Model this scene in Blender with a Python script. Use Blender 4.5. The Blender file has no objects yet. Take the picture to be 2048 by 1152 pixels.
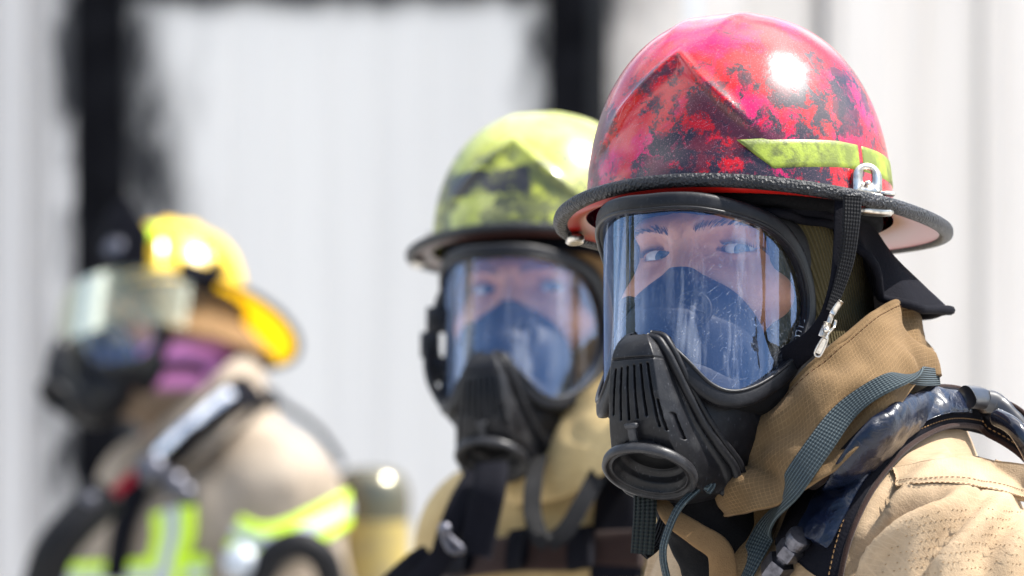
import bpy, math, random
import numpy as np
from mathutils import Matrix, Vector
from mathutils.bvhtree import BVHTree
R = math.radians
random.seed(7); rng = np.random.default_rng(7)
scn = bpy.context.scene
col = scn.collection

# ---------------------------------------------------------------- camera, sky, sun, exposure
FOC = 200.0
K = 36.0 / 2048 / FOC               # metres per photo pixel per metre of distance
DCAM = 4.063
ZC = 1.62
cam_d = bpy.data.cameras.new('camera'); cam = bpy.data.objects.new('camera', cam_d); col.objects.link(cam)
cam.location = (0, -DCAM, ZC); cam.rotation_euler = (R(90), 0, 0)
cam_d.lens = FOC; cam_d.sensor_width = 36; cam_d.clip_end = 3000; cam_d.clip_start = 0.1
cam_d.dof.use_dof = True; cam_d.dof.focus_distance = DCAM - 0.09; cam_d.dof.aperture_fstop = 7.0
scn.camera = cam

SUN_DIR = Vector((0.55, 0.02, 0.83)).normalized()
world = bpy.data.worlds.new("World"); scn.world = world; world.use_nodes = True
wt = world.node_tree; wt.nodes.clear()
sky = wt.nodes.new('ShaderNodeTexSky'); sky.sky_type = 'NISHITA'; sky.sun_disc = False
sky.sun_elevation = math.asin(SUN_DIR.z); sky.sun_rotation = math.atan2(SUN_DIR.x, SUN_DIR.y)
sky.air_density = 1.0; sky.dust_density = 0.4; sky.ozone_density = 2.0
wc = wt.nodes.new('ShaderNodeTexCoord'); wm = wt.nodes.new('ShaderNodeMapping'); wm.inputs['Scale'].default_value = (1, 1, 2.2)
wn = wt.nodes.new('ShaderNodeTexNoise'); wn.inputs['Scale'].default_value = 2.3; wn.inputs['Detail'].default_value = 7; wn.inputs['Roughness'].default_value = .55
wr = wt.nodes.new('ShaderNodeValToRGB'); wr.color_ramp.elements[0].position = .47; wr.color_ramp.elements[1].position = .60
wx = wt.nodes.new('ShaderNodeMixRGB'); wx.inputs[2].default_value = (10, 10.2, 10.6, 1)
bg = wt.nodes.new('ShaderNodeBackground'); bg.inputs['Strength'].default_value = 0.13
wo = wt.nodes.new('ShaderNodeOutputWorld')
L = wt.links.new
L(wc.outputs['Generated'], wm.inputs[0]); L(wm.outputs[0], wn.inputs[0]); L(wn.outputs[0], wr.inputs[0])
wsp = wt.nodes.new('ShaderNodeSeparateXYZ'); L(wc.outputs['Generated'], wsp.inputs[0])
wmr = wt.nodes.new('ShaderNodeMapRange'); L(wsp.outputs[1], wmr.inputs[0]); wmr.inputs[1].default_value = -.55; wmr.inputs[2].default_value = -.1   # the clouds stand over the building
wmu = wt.nodes.new('ShaderNodeMath'); wmu.operation = 'MULTIPLY'; L(wr.outputs[0], wmu.inputs[0]); L(wmr.outputs[0], wmu.inputs[1]); L(wmu.outputs[0], wx.inputs[0])
# bright thin cloud round the sun
wdp = wt.nodes.new('ShaderNodeVectorMath'); wdp.operation = 'DOT_PRODUCT'; L(wc.outputs['Generated'], wdp.inputs[0]); wdp.inputs[1].default_value = (.50, .12, .86)
wd2 = wt.nodes.new('ShaderNodeMapRange'); L(wdp.outputs['Value'], wd2.inputs[0]); wd2.inputs[1].default_value = .74; wd2.inputs[2].default_value = .96
wr2 = wt.nodes.new('ShaderNodeValToRGB'); L(wn.outputs[0], wr2.inputs[0]); wr2.color_ramp.elements[0].position = .33; wr2.color_ramp.elements[1].position = .5
wm2 = wt.nodes.new('ShaderNodeMath'); wm2.operation = 'MULTIPLY'; L(wd2.outputs[0], wm2.inputs[0]); L(wr2.outputs[0], wm2.inputs[1])
wx2 = wt.nodes.new('ShaderNodeMixRGB'); wx2.inputs[2].default_value = (20, 19.6, 19.2, 1); L(wm2.outputs[0], wx2.inputs[0])
L(sky.outputs[0], wx.inputs[1]); L(wx.outputs[0], wx2.inputs[1]); L(wx2.outputs[0], bg.inputs[0]); L(bg.outputs[0], wo.inputs[0])
sd = bpy.data.lights.new('sun', 'SUN'); sd.energy = 5.0; sd.angle = R(0.5); sd.color = (1, .96, .9)
so = bpy.data.objects.new('sun', sd); col.objects.link(so); so.rotation_euler = (-SUN_DIR).to_track_quat('-Z', 'Y').to_euler()
so.location = (3, -2, 6)
scn.view_settings.view_transform = 'Standard'; scn.view_settings.look = 'None'
scn.view_settings.exposure = 1.14; scn.view_settings.gamma = 1
scn.cycles.max_bounces = 10; scn.cycles.transparent_max_bounces = 12; scn.cycles.use_denoising = True
scn.cycles.sample_clamp_indirect = 8

# ---------------------------------------------------------------- helpers
def W(px, py, y):
    "photo pixel at world depth y -> world point"
    D = DCAM + y
    return Vector(((px - 1024) * K * D, y, ZC - (py - 576) * K * D))
CAMP = Vector((0, -DCAM, ZC))
def ray(px, py):
    return (W(px, py, 0) - CAMP).normalized()

def tag(o, label=None, cat=None, group=None, kind=None):
    for k, v in (('label', label), ('category', cat), ('group', group), ('kind', kind)):
        if v: o[k] = v
    return o
def empty(name, M=None, loc=None, **kw):
    o = bpy.data.objects.new(name, None); col.objects.link(o); o.empty_display_size = .05
    if M is not None: o.matrix_world = M; o['_'] = 0; del o['_']
    if loc is not None: o.location = loc
    MW[o.name] = M.copy() if M is not None else Matrix.Translation(Vector(loc or (0, 0, 0)))
    return tag(o, **kw)
MW = {}
def mw(o):
    return MW[o.name] if o is not None else Matrix()
def mk(name, V, F, mat, parent=None, smooth=True, world=True, uv=None, mats=None, fm=None):
    """one mesh object. world=True: V are world points; else V are in the parent's frame"""
    me = bpy.data.meshes.new(name)
    V = np.asarray(V, dtype=float)
    if world and parent is not None:
        Mi = np.array(mw(parent).inverted()); V = V @ Mi[:3, :3].T + Mi[:3, 3]
    me.from_pydata(V.tolist(), [], [tuple(int(i) for i in f) for f in F] if not isinstance(F, np.ndarray) else F.tolist())
    if uv is not None:
        l = me.uv_layers.new(name='UVMap')
        vi = np.empty(len(me.loops), dtype=np.int32); me.loops.foreach_get('vertex_index', vi)
        l.data.foreach_set('uv', np.asarray(uv, dtype=np.float32)[vi].ravel())
    me.materials.append(mat)
    for m in (mats or []): me.materials.append(m)
    if fm is not None: me.polygons.foreach_set('material_index', np.asarray(fm, dtype=np.int32))
    if smooth: me.polygons.foreach_set('use_smooth', [True] * len(me.polygons))
    me.update()
    o = bpy.data.objects.new(name, me); col.objects.link(o)
    if parent is not None:
        o.parent = parent
    MW[o.name] = mw(parent).copy()
    return o
class MB:
    "collects pieces of one mesh"
    def __init__(s): s.V = []; s.F = []; s.uv = []; s.n = 0
    def add(s, V, F, uv=None):
        V = np.asarray(V, dtype=float).reshape(-1, 3)
        s.V.append(V); s.F += [tuple(int(i) + s.n for i in f) for f in F]; s.n += len(V)
        s.uv.append(np.zeros((len(V), 2)) if uv is None else np.asarray(uv))
        return s
    def build(s, name, mat, parent=None, **kw):
        return mk(name, np.concatenate(s.V), s.F, mat, parent, uv=np.concatenate(s.uv), **kw)
def gridF(nu, nv, cu=False, cv=False):
    F = []
    for i in range(nu if cu else nu - 1):
        for j in range(nv if cv else nv - 1):
            a = i * nv + j; b = ((i + 1) % nu) * nv + j
            c = ((i + 1) % nu) * nv + (j + 1) % nv; d = i * nv + (j + 1) % nv
            F.append((a, b, c, d))
    return F
def box(c, size, ax=None):
    c = np.array(c, float); h = np.array(size, float) / 2
    A = np.eye(3) if ax is None else np.array(ax, float)
    V = [c + A.T @ (h * np.array(s)) for s in [(-1,-1,-1),(1,-1,-1),(1,1,-1),(-1,1,-1),(-1,-1,1),(1,-1,1),(1,1,1),(-1,1,1)]]
    return V, [(3,2,1,0),(4,5,6,7),(0,1,5,4),(1,2,6,5),(2,3,7,6),(3,0,4,7)]
def bevbox(c, size, ax=None, b=.2):
    "box with chamfered edges (superellipsoid-like)"
    c = np.array(c, float); h = np.array(size, float) / 2
    A = np.eye(3) if ax is None else np.array(ax, float)
    bb = min(h) * b * 2; V = []; nu, nv = 16, 9
    for i in range(nu):
        t = 2 * math.pi * (i + .5) / nu
        for j in range(nv):
            p = -math.pi / 2 + math.pi * j / (nv - 1)
            q = np.array([math.cos(p) * math.cos(t), math.cos(p) * math.sin(t), math.sin(p)])
            m = np.abs(q); s = np.sign(q) * np.minimum(1, m / max(m) * 1.0)
            s = np.where(m / max(m) > .999, np.sign(q), s)
            V.append(c + A.T @ (np.clip(s * h, -(h), h)))
    return V, gridF(nu, nv, cu=True)
def catmull(P, n=8, closed=False):
    P = np.asarray(P, float); N = len(P); out = []
    rngi = range(N) if closed else range(N - 1)
    for i in rngi:
        g = (lambda k: P[k % N]) if closed else (lambda k: P[min(max(k, 0), N - 1)])
        p0, p1, p2, p3 = g(i - 1), g(i), g(i + 1), g(i + 2)
        for t in np.arange(n) / n:
            out.append(.5 * ((2 * p1) + (-p0 + p2) * t + (2 * p0 - 5 * p1 + 4 * p2 - p3) * t ** 2 + (-p0 + 3 * p1 - 3 * p2 + p3) * t ** 3))
    if not closed: out.append(P[-1])
    return np.array(out)
def resample(P, n, closed=False):
    P = np.asarray(P, float)
    Q = np.vstack([P, P[:1]]) if closed else P
    d = np.r_[0, np.cumsum(np.linalg.norm(np.diff(Q, axis=0), axis=1))]
    t = np.linspace(0, d[-1], n + 1)[:-1] if closed else np.linspace(0, d[-1], n)
    return np.stack([np.interp(t, d, Q[:, k]) for k in range(Q.shape[1])], 1)
def nrm(v): 
    v = np.asarray(v, float); return v / np.maximum(np.linalg.norm(v, axis=-1, keepdims=True), 1e-12)
def sweep(P, prof, N=None, closed=False, scale=None, caps=True):
    """sweep a closed 2D profile (w, n) along P; N gives the 'n' direction at each point"""
    P = np.asarray(P, float); n = len(P)
    if closed: T = nrm(np.roll(P, -1, 0) - np.roll(P, 1, 0))
    else: T = nrm(np.gradient(P, axis=0))
    if N is None:
        up = np.array([0, 0, 1.]) if abs(T[0][2]) < .9 else np.array([0, 1., 0])
        Ns = []; v = nrm(np.cross(np.cross(T[0], up), T[0]))
        for i in range(n):
            v = nrm(v - T[i] * np.dot(v, T[i])); Ns.append(v)
        N = np.array(Ns)
    N = nrm(N - T * np.sum(N * T, 1, keepdims=True)); B = np.cross(N, T)
    prof = np.asarray(prof, float); m = len(prof)
    sc = np.ones(n) if scale is None else np.asarray(scale)
    V = P[:, None, :] + (B[:, None, :] * prof[None, :, 0:1] + N[:, None, :] * prof[None, :, 1:2]) * sc[:, None, None]
    F = gridF(n, m, cu=closed, cv=True)
    if caps and not closed:
        F += [tuple(range(m))[::-1], tuple((n - 1) * m + i for i in range(m))]
    d = np.r_[0, np.cumsum(np.linalg.norm(np.diff(P, axis=0), axis=1))]
    pd = np.r_[0, np.cumsum(np.linalg.norm(np.diff(prof, axis=0), axis=1))]
    uv = np.stack(np.broadcast_arrays(pd[None, :], d[:, None]), -1).reshape(-1, 2)
    return V.reshape(-1, 3), F, uv
def circ(r, n=12, ry=None):
    t = np.arange(n) * 2 * math.pi / n
    return np.stack([r * np.cos(t), (ry or r) * np.sin(t)], 1)
def sup(w, h, n=20, p=4.):
    t = np.arange(n) * 2 * math.pi / n; c, s = np.cos(t), np.sin(t)
    k = (abs(c) ** p + abs(s) ** p) ** (-1 / p)
    return np.stack([w / 2 * c * k, h / 2 * s * k], 1)
def tube(P, r, n=12, closed=False, sub=6, scale=None):
    Q = catmull(P, sub, closed)
    return sweep(Q, circ(r, n), closed=closed, scale=scale)
def lathe(prof, c, ax, n=64):
    ax = nrm(ax); u = nrm(np.cross(ax, [1., .01, 0.02])); v = np.cross(ax, u); V = []
    for i in range(n):
        t = 2 * math.pi * i / n
        for r, h in prof: V.append(np.array(c) + ax * h + (u * math.cos(t) + v * math.sin(t)) * r)
    return V, gridF(n, len(prof), cu=True)
# ---- signed distance modelling
_T = rng.random((64, 64, 64)).astype(np.float32)
def vn(P, s):
    "smooth value noise in -1..1"
    Q = P * s + 31.7; i = np.floor(Q).astype(int); f = Q - i; f = f * f * (3 - 2 * f); i &= 63; j = (i + 1) & 63
    a = lambda x, y, z: _T[x[..., 0], y[..., 1], z[..., 2]]
    x, y, z = f[..., 0], f[..., 1], f[..., 2]
    c0 = (a(i, i, i) * (1 - x) + a(j, i, i) * x) * (1 - y) + (a(i, j, i) * (1 - x) + a(j, j, i) * x) * y
    c1 = (a(i, i, j) * (1 - x) + a(j, i, j) * x) * (1 - y) + (a(i, j, j) * (1 - x) + a(j, j, j) * x) * y
    return (c0 * (1 - z) + c1 * z) * 2 - 1
def ell(P, c, r):
    q = P - np.array(c, np.float32); r = np.array(r, np.float32)
    k0 = np.linalg.norm(q / r, axis=-1); k1 = np.linalg.norm(q / (r * r), axis=-1)
    return k0 * (k0 - 1) / np.maximum(k1, 1e-6)
def cap(P, a, b, ra, rb=None):
    a = np.array(a, np.float32); b = np.array(b, np.float32); rb = ra if rb is None else rb
    ab = b - a; t = np.clip(((P - a) @ ab) / max(float(ab @ ab), 1e-9), 0, 1)
    return np.linalg.norm(P - a - t[..., None] * ab, axis=-1) - (ra + (rb - ra) * t)
def smin(a, b, k):
    h = np.clip(.5 + .5 * (b - a) / k, 0, 1); return b * (1 - h) + a * h - k * h * (1 - h)
def smax(a, b, k): return -smin(-a, -b, k)
def surfnet(fn, lo, hi, h):
    lo = np.array(lo, float); hi = np.array(hi, float); n = np.ceil((hi - lo) / h).astype(int) + 1
    ax = [(lo[k] + h * np.arange(n[k])).astype(np.float32) for k in range(3)]
    P = np.stack(np.meshgrid(*ax, indexing='ij'), -1)
    d = fn(P).astype(np.float32)
    d[0] = d[-1] = 1; d[:, 0] = d[:, -1] = 1; d[:, :, 0] = d[:, :, -1] = 1
    s = d < 0; m = n - 1
    S = np.zeros((*m, 3), np.float32); C = np.zeros(tuple(m), np.int16)
    sl = lambda o: tuple(slice(o[k], o[k] + m[k]) for k in range(3))
    cs = [(x, y, z) for x in (0, 1) for y in (0, 1) for z in (0, 1)]
    for a in cs:
        for k in range(3):
            if a[k] == 0:
                b = list(a); b[k] = 1; b = tuple(b)
                da, db = d[sl(a)], d[sl(b)]; cr = s[sl(a)] != s[sl(b)]
                t = np.where(cr, da / np.where(cr, da - db, 1), 0)
                for q in range(3):
                    S[..., q] += np.where(cr, a[q] + (t if q == k else 0), 0)
                C += cr
    I = -np.ones(tuple(m), np.int64); w = C > 0; I[w] = np.arange(w.sum())
    ijk = np.argwhere(w); V = lo + h * (ijk + S[w] / C[w][:, None])
    F = []
    for k in range(3):
        o1 = [0, 0, 0]; o1[k] = 1
        A = s[tuple(slice(0, n[q] - 1) if q == k else slice(1, n[q] - 1) for q in range(3))]
        B = s[tuple(slice(1, n[q]) if q == k else slice(1, n[q] - 1) for q in range(3))]
        cr = A != B; pos = np.argwhere(cr); ins = A[cr]
        k1, k2 = (k + 1) % 3, (k + 2) % 3
        base = pos.copy(); base[:, k1] += 1; base[:, k2] += 1
        def g(a, b):
            q = base.copy(); q[:, k1] += a; q[:, k2] += b; return I[q[:, 0], q[:, 1], q[:, 2]]
        f = np.stack([g(-1, -1), g(0, -1), g(0, 0), g(-1, 0)], 1)
        f[~ins] = f[~ins][:, ::-1]; F.append(f)
    F = np.concatenate(F); F = F[(F >= 0).all(1)]
    return V, F
def vnormals(V, F):
    F = np.asarray(F); n = np.cross(V[F[:, 2]] - V[F[:, 0]], V[F[:, 3]] - V[F[:, 1]])
    N = np.zeros_like(V)
    for k in range(4): np.add.at(N, F[:, k], n)
    return nrm(N)
def bvh_of(V, F): return BVHTree.FromPolygons([tuple(v) for v in V], [tuple(int(i) for i in f) for f in F])
def hit(bvhs, px, py, default_y=0.):
    best = None
    r = ray(px, py)
    for b in bvhs:
        p, n, i, d = b.ray_cast(CAMP, r)
        if p is not None and (best is None or d < best[2]): best = (p, n, d)
    if best is None: return np.array(W(px, py, default_y)), None
    n = best[1]
    if n.dot(r) > 0: n = -n
    return np.array(best[0]), np.array(n)
def on_surface(bvhs, pts, off=.003, n=60, sm=5, smn=9, env=0):
    """project a pixel polyline [(px, py[, fallback_y])] on the surfaces; returns points and normals"""
    C = resample(catmull([p[:2] for p in pts], 8), n)
    P = []; N = []
    for c in C:
        p, nn = hit(bvhs, *c); P.append(p if nn is not None else None); N.append(nn)
    ok = [i for i in range(n) if N[i] is not None]
    for i in range(n):
        if N[i] is None:
            j = min(ok, key=lambda q: abs(q - i)); y = P[j][1]
            P[i] = np.array(W(C[i][0], C[i][1], y)); N[i] = N[j]
    P = np.array(P); N = np.array(N)
    def smooth(A, k):
        for _ in range(k):
            B = A.copy(); B[1:-1] = (A[:-2] + 2 * A[1:-1] + A[2:]) / 4; A = B
        return A
    # smooth only the depth, keep the picture position
    y = P[:, 1]
    if env: y = np.array([y[max(0, i - env):i + env + 1].min() for i in range(n)])
    y = smooth(y, sm); N = nrm(smooth(N, smn))
    P = np.array([W(C[i][0], C[i][1], y[i]) for i in range(n)])
    return P + N * off, N
def ribbon(bvhs, pts, width, off=.003, th=.003, n=60, sm=5, prof=None, scale=None, smn=9, env=0):
    P, N = on_surface(bvhs, pts, off, n, sm, smn, env)
    return sweep(P, prof if prof is not None else sup(width, th, 24, 5.), N=N, scale=scale)
# ---------------------------------------------------------------- materials
class Mt:
    def __init__(s, name):
        s.m = bpy.data.materials.new(name); s.m.use_nodes = True; s.t = s.m.node_tree; s.t.nodes.clear()
        s.out = s.t.nodes.new('ShaderNodeOutputMaterial')
    def n(s, typ, ins=None, **props):
        nd = s.t.nodes.new(typ)
        for k, v in props.items(): setattr(nd, k, v)
        for k, v in (ins or {}).items(): s.set(nd.inputs[k], v)
        return nd
    def set(s, inp, v):
        if isinstance(v, bpy.types.NodeSocket): s.t.links.new(v, inp)
        elif isinstance(v, bpy.types.Node): s.t.links.new(v.outputs[0], inp)
        elif isinstance(v, (tuple, list)) and len(v) == 3 and inp.type == 'RGBA': inp.default_value = (*v, 1)
        else: inp.default_value = v
    def co(s, scale=(1, 1, 1), kind='Object', rot=(0, 0, 0)):
        c = s.n('ShaderNodeTexCoord')
        if any(rot):
            mp = s.n('ShaderNodeMapping', {0: c.outputs[kind]}, vector_type='TEXTURE'); mp.inputs['Rotation'].default_value = rot
            mp.inputs['Scale'].default_value = tuple(1 / q for q in scale); return mp.outputs[0]
        mp = s.n('ShaderNodeMapping', {0: c.outputs[kind]})
        mp.inputs['Scale'].default_value = scale; mp.inputs['Rotation'].default_value = rot; return mp.outputs[0]
    def noise(s, vec, scale, detail=4, rough=.5, dist=0.):
        return s.n('ShaderNodeTexNoise', {'Vector': vec, 'Scale': scale, 'Detail': detail, 'Roughness': rough, 'Distortion': dist}).outputs[0]
    def ramp(s, v, a, b, ca=(0, 0, 0), cb=(1, 1, 1)):
        r = s.n('ShaderNodeValToRGB', {0: v}); e = r.color_ramp.elements
        e[0].position = a; e[1].position = b; e[0].color = (*ca, 1); e[1].color = (*cb, 1); return r.outputs[0]
    def mix(s, f, a, b):
        nd = s.n('ShaderNodeMixRGB', {0: f, 1: a, 2: b}); return nd.outputs[0]
    def math(s, op, a, b=0., c=None):
        nd = s.n('ShaderNodeMath', {0: a, 1: b}, operation=op)
        if c is not None: s.set(nd.inputs[2], c)
        return nd.outputs[0]
    def bump(s, h, st=.3, dist=.001, normal=None):
        nd = s.n('ShaderNodeBump', {'Height': h, 'Strength': st, 'Distance': dist})
        if normal is not None: s.set(nd.inputs['Normal'], normal)
        return nd.outputs[0]
    def pbr(s, color, rough=.5, metal=0., normal=None, **kw):
        p = s.n('ShaderNodeBsdfPrincipled', {'Base Color': color, 'Roughness': rough, 'Metallic': metal})
        if normal is not None: s.set(p.inputs['Normal'], normal)
        for k, v in kw.items(): s.set(p.inputs[k.replace('_', ' ')], v)
        s.t.links.new(p.outputs[0], s.out.inputs[0]); s.p = p; return s.m

def rubber(name, c=(.006, .006, .0075), rough=.42, dust=.5):
    m = Mt(name); v = m.co()
    n1 = m.noise(v, 60, 6, .65); n2 = m.noise(v, 420, 3)
    cc = m.mix(m.ramp(n1, .5, .8), c, tuple(x * 1.0 + .018 * dust for x in c))
    sc = m.noise(m.co((1, 1, .12), rot=(.5, .4, .2)), 700, 2)
    cc = m.mix(m.math('MULTIPLY', m.ramp(sc, .66, .72), .35 * dust), cc, (.10, .10, .11))
    pt = m.ramp(m.n('ShaderNodeNewGeometry').outputs['Pointiness'], .53, .60)
    cc = m.mix(m.math('MULTIPLY', pt, m.math('MULTIPLY', n1, .9)), cc, (.085, .085, .09))
    rr = m.math('ADD', m.math('MULTIPLY', n1, .3), rough - .13)
    return m.pbr(cc, rr, normal=m.bump(n2, .25, .0006), Specular_IOR_Level=.22)
M = {}
M['rubber'] = rubber('mask_rubber')
M['rubber_matte'] = rubber('matte_rubber', (.004, .004, .005), .6, .25)
M['plastic'] = rubber('port_plastic', (.008, .008, .0095), .36, 1.)
def fabric(name, c, c2=None, wsc=900, rough=.85, rip=None, ripc=.5, bump=.5, dirt=.35, sheen=.03, knit=False, sun=0):
    m = Mt(name); v = m.co(); c2 = c2 or tuple(x * .72 for x in c)
    n1 = m.noise(v, 14, 5, .6); n2 = m.noise(v, 120, 4, .7)
    cc = m.mix(m.ramp(n1, .35, .7), c, c2)
    cc = m.mix(m.math('MULTIPLY', m.ramp(n2, .4, .75), dirt), cc, tuple(x * .5 for x in c))
    h = m.noise(v, wsc, 2)
    h = m.math('ADD', h, m.math('MULTIPLY', n2, .45))
    if rip:
        uv = m.n('ShaderNodeTexCoord').outputs['UV']
        wob = m.n('ShaderNodeVectorMath', {0: uv, 1: m.n('ShaderNodeVectorMath', {0: m.n('ShaderNodeTexNoise', {'Vector': v, 'Scale': 40}).outputs['Color'], 'Scale': .0016}, operation='SCALE').outputs[0]}, operation='ADD').outputs[0]
        sx = m.n('ShaderNodeSeparateXYZ', {0: wob}); lines = None
        for k in (0, 1):
            fr = m.math('FRACT', m.math('MULTIPLY', sx.outputs[k], rip))
            ln = m.math('LESS_THAN', fr, .14)
            lines = ln if lines is None else m.math('MAXIMUM', lines, ln)
        cc = m.mix(m.math('MULTIPLY', lines, m.math('MULTIPLY', m.ramp(n2, .3, .6), ripc)), cc, tuple(min(1, x * 1.55) for x in c))
        h = m.math('ADD', h, m.math('MULTIPLY', lines, .5))
    if knit:
        uvx = m.n('ShaderNodeSeparateXYZ', {0: m.n('ShaderNodeTexCoord').outputs['UV']}).outputs[0]
        w = m.math('SINE', m.math('MULTIPLY', uvx, knit))
        cc = m.mix(m.ramp(w, .0, .9), tuple(x * .55 for x in c), cc)
        h = m.math('ADD', h, m.math('MULTIPLY', w, .6))
    return m.pbr(cc, rough, normal=m.bump(h, bump, .0010), Sheen_Weight=sheen, Specular_IOR_Level=.07)
M['collar'] = fabric('tan_ripstop', (.165, .105, .052), (.092, .056, .025), rip=330)
M['coat'] = fabric('tan_coat_cloth', (.40, .295, .19), (.26, .18, .105), bump=.45, rip=300, ripc=.18)
M['coat_yellow'] = fabric('ochre_coat_cloth', (.46, .345, .17), (.31, .215, .09))
M['coat_grey'] = fabric('khaki_grey_coat_cloth', (.35, .29, .225), (.20, .16, .12))
M['black_cloth'] = fabric('black_cloth', (.006, .006, .009), bump=.5, sheen=.0, wsc=500)
M['black_lining'] = fabric('black_lining', (.006, .006, .007), bump=.5, sheen=.0)
M['brown_web'] = fabric('brown_webbing', (.03, .016, .013), sheen=.1)
M['hood'] = fabric('olive_knit', (.085, .066, .028), (.06, .046, .02), knit=2 * math.pi * 330, bump=.8)
M['hood_plain'] = fabric('olive_cloth', (.10, .078, .036), (.07, .054, .026))
M['leather'] = fabric('brown_cloth', (.22, .13, .06))
M['stitch'] = fabric('stitch_thread', (.16, .085, .045), sheen=0)
def webbing(name, c, ca, n=9, rough=.6):
    m = Mt(name); uv = m.n('ShaderNodeTexCoord').outputs['UV']; sp = m.n('ShaderNodeSeparateXYZ', {0: uv})
    w = m.math('SINE', m.math('MULTIPLY', sp.outputs[0], n)); q = m.math('SINE', m.math('MULTIPLY', sp.outputs[1], 2400))
    h = m.math('ADD', w, m.math('MULTIPLY', q, .35))
    cc = m.mix(m.ramp(w, .1, .9), ca, c)
    nz = m.noise(m.co(), 90, 4); cc = m.mix(m.math('MULTIPLY', nz, .4), cc, tuple(x * .6 for x in c))
    return m.pbr(cc, rough, normal=m.bump(h, .8, .0009), Specular_IOR_Level=.2)
M['web_navy'] = webbing('navy_elastic', (.075, .10, .108), (.018, .027, .032), 2 * math.pi * 420)
M['web_black'] = webbing('black_webbing', (.005, .005, .007), (.002, .002, .003), 2 * math.pi * 500)
M['web_green'] = webbing('black_green_elastic', (.014, .02, .018), (.006, .008, .008), 2 * math.pi * 300)
def tape():
    m = Mt('shiny_navy_tape'); v = m.co((1, 1, 1)); n = m.noise(v, 75, 5, .55, 1.2)
    vo = m.n('ShaderNodeTexVoronoi', {'Vector': v, 'Scale': 90.}, feature='F1').outputs[0]
    h = m.math('ADD', m.math('MULTIPLY', n, 1.9), m.math('MULTIPLY', vo, .5))
    return m.pbr(m.mix(m.ramp(n, .35, .7), (.002, .004, .011), (.006, .010, .026)), .27, normal=m.bump(h, .4, .002), Specular_IOR_Level=.4)
M['tape'] = tape()
def metal(name, c=(.62, .58, .52), rough=.3):
    m = Mt(name); v = m.co(); n = m.noise(v, 260, 4)
    return m.pbr(m.mix(m.ramp(n, .4, .75), c, tuple(x * .45 for x in c)), m.math('ADD', m.math('MULTIPLY', n, .3), rough - .1), 1., normal=m.bump(n, .2, .0004))
M['metal'] = metal('scratched_steel'); M['dark_metal'] = metal('dark_steel', (.12, .12, .14), .35)
def shell(name, base, alt, soot, sootamt, rough=.2, scuff=.5, patch=None, alt_at=(.47, .6)):
    "glossy helmet paint: colour varies, soot in flakes, fine scratches"
    m = Mt(name); v = m.co()
    warp = m.n('ShaderNodeVectorMath', {0: v, 1: m.n('ShaderNodeVectorMath', {0: m.n('ShaderNodeTexNoise', {'Vector': v, 'Scale': 70, 'Detail': 6, 'Roughness': .65}).outputs['Color'], 'Scale': .03}, operation='SCALE').outputs[0]}, operation='ADD').outputs[0]
    big = m.noise(warp, 9, 3, .5); fine = m.noise(warp, 62, 9, .72); mid = m.noise(warp, 20, 5, .6)
    c = m.mix(m.ramp(mid, *alt_at), base, alt)
    sz = m.n('ShaderNodeSeparateXYZ', {0: v}).outputs[2]
    zf = m.n('ShaderNodeMapRange', {0: sz, 1: .165, 2: .13, 3: 0., 4: 1.}).outputs[0]      # dirt keeps to the lower part
    s = m.math('ADD', m.math('MULTIPLY', big, .8), m.math('MULTIPLY', fine, 1.3))
    s = m.math('ADD', s, m.math('MULTIPLY', m.math('SUBTRACT', zf, 1.), .25))
    mask = m.ramp(m.math('MULTIPLY', s, .5), (1.17 - sootamt) / 2, (1.205 - sootamt) / 2)
    mask2 = m.ramp(m.math('ADD', m.math('MULTIPLY', m.noise(warp, 24, 8, .75), 1.), m.math('MULTIPLY', zf, .1)), .59, .635)
    mask = m.math('MAXIMUM', mask, m.math('MULTIPLY', mask2, .85))
    c = m.mix(mask, c, soot)
    sc = None
    for i, rot in enumerate(((.3, .5, .2), (1.2, .1, .9), (.1, 1.3, 2.0), (.8, .9, 1.4))):
        q = m.ramp(m.noise(m.co((1, 1, .02), rot=rot), 1500 + 160 * i, 1., .5), .70, .73); sc = q if sc is None else m.math('MAXIMUM', sc, q)
    c = m.mix(m.math('MULTIPLY', sc, scuff), c, tuple(min(1, x * .6 + .22) for x in alt))
    if patch:
        px, pz, w, h, pc = patch
        d = m.n('ShaderNodeSeparateXYZ', {0: warp})
        ex = m.math('ABSOLUTE', m.math('SUBTRACT', d.outputs[0], px)); ez = m.math('ABSOLUTE', m.math('SUBTRACT', d.outputs[2], pz))
        f = m.math('MULTIPLY', m.math('LESS_THAN', ex, w), m.math('LESS_THAN', ez, h)); f = m.math('MULTIPLY', f, m.math('LESS_THAN', d.outputs[1], 0.))
        c = m.mix(m.math('MULTIPLY', f, m.ramp(m.noise(v, 70, 5), .3, .45)), c, pc)
    rr = m.math('ADD', m.math('MULTIPLY', mask, .10), m.math('ADD', m.math('MULTIPLY', mid, .22), rough - .08))
    return m.pbr(c, rr, normal=m.bump(m.math('ADD', fine, m.math('MULTIPLY', sc, -.6)), .12, .0005), Coat_Weight=.3, Coat_Roughness=.16, Specular_IOR_Level=.4)
M['shell_red'] = shell('scratched_red_shell', (.38, .001, .003), (.42, .002, .075), (.011, .005, .013), .085)
M['shell_lime'] = shell('sooty_lime_shell', (.33, .36, .045), (.44, .46, .12), (.045, .05, .02), .07, rough=.3, scuff=.2,
                        patch=(-.01, .108, .048, .013, (.018, .017, .018)))
M['shell_yellow'] = shell('yellow_shell', (.80, .50, .006), (.85, .60, .03), (.35, .22, .02), -.30, rough=.25, scuff=.1)
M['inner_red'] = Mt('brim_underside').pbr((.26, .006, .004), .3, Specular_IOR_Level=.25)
M['inner_dark'] = Mt('dark_brim_underside').pbr((.06, .02, .015), .4)
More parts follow.
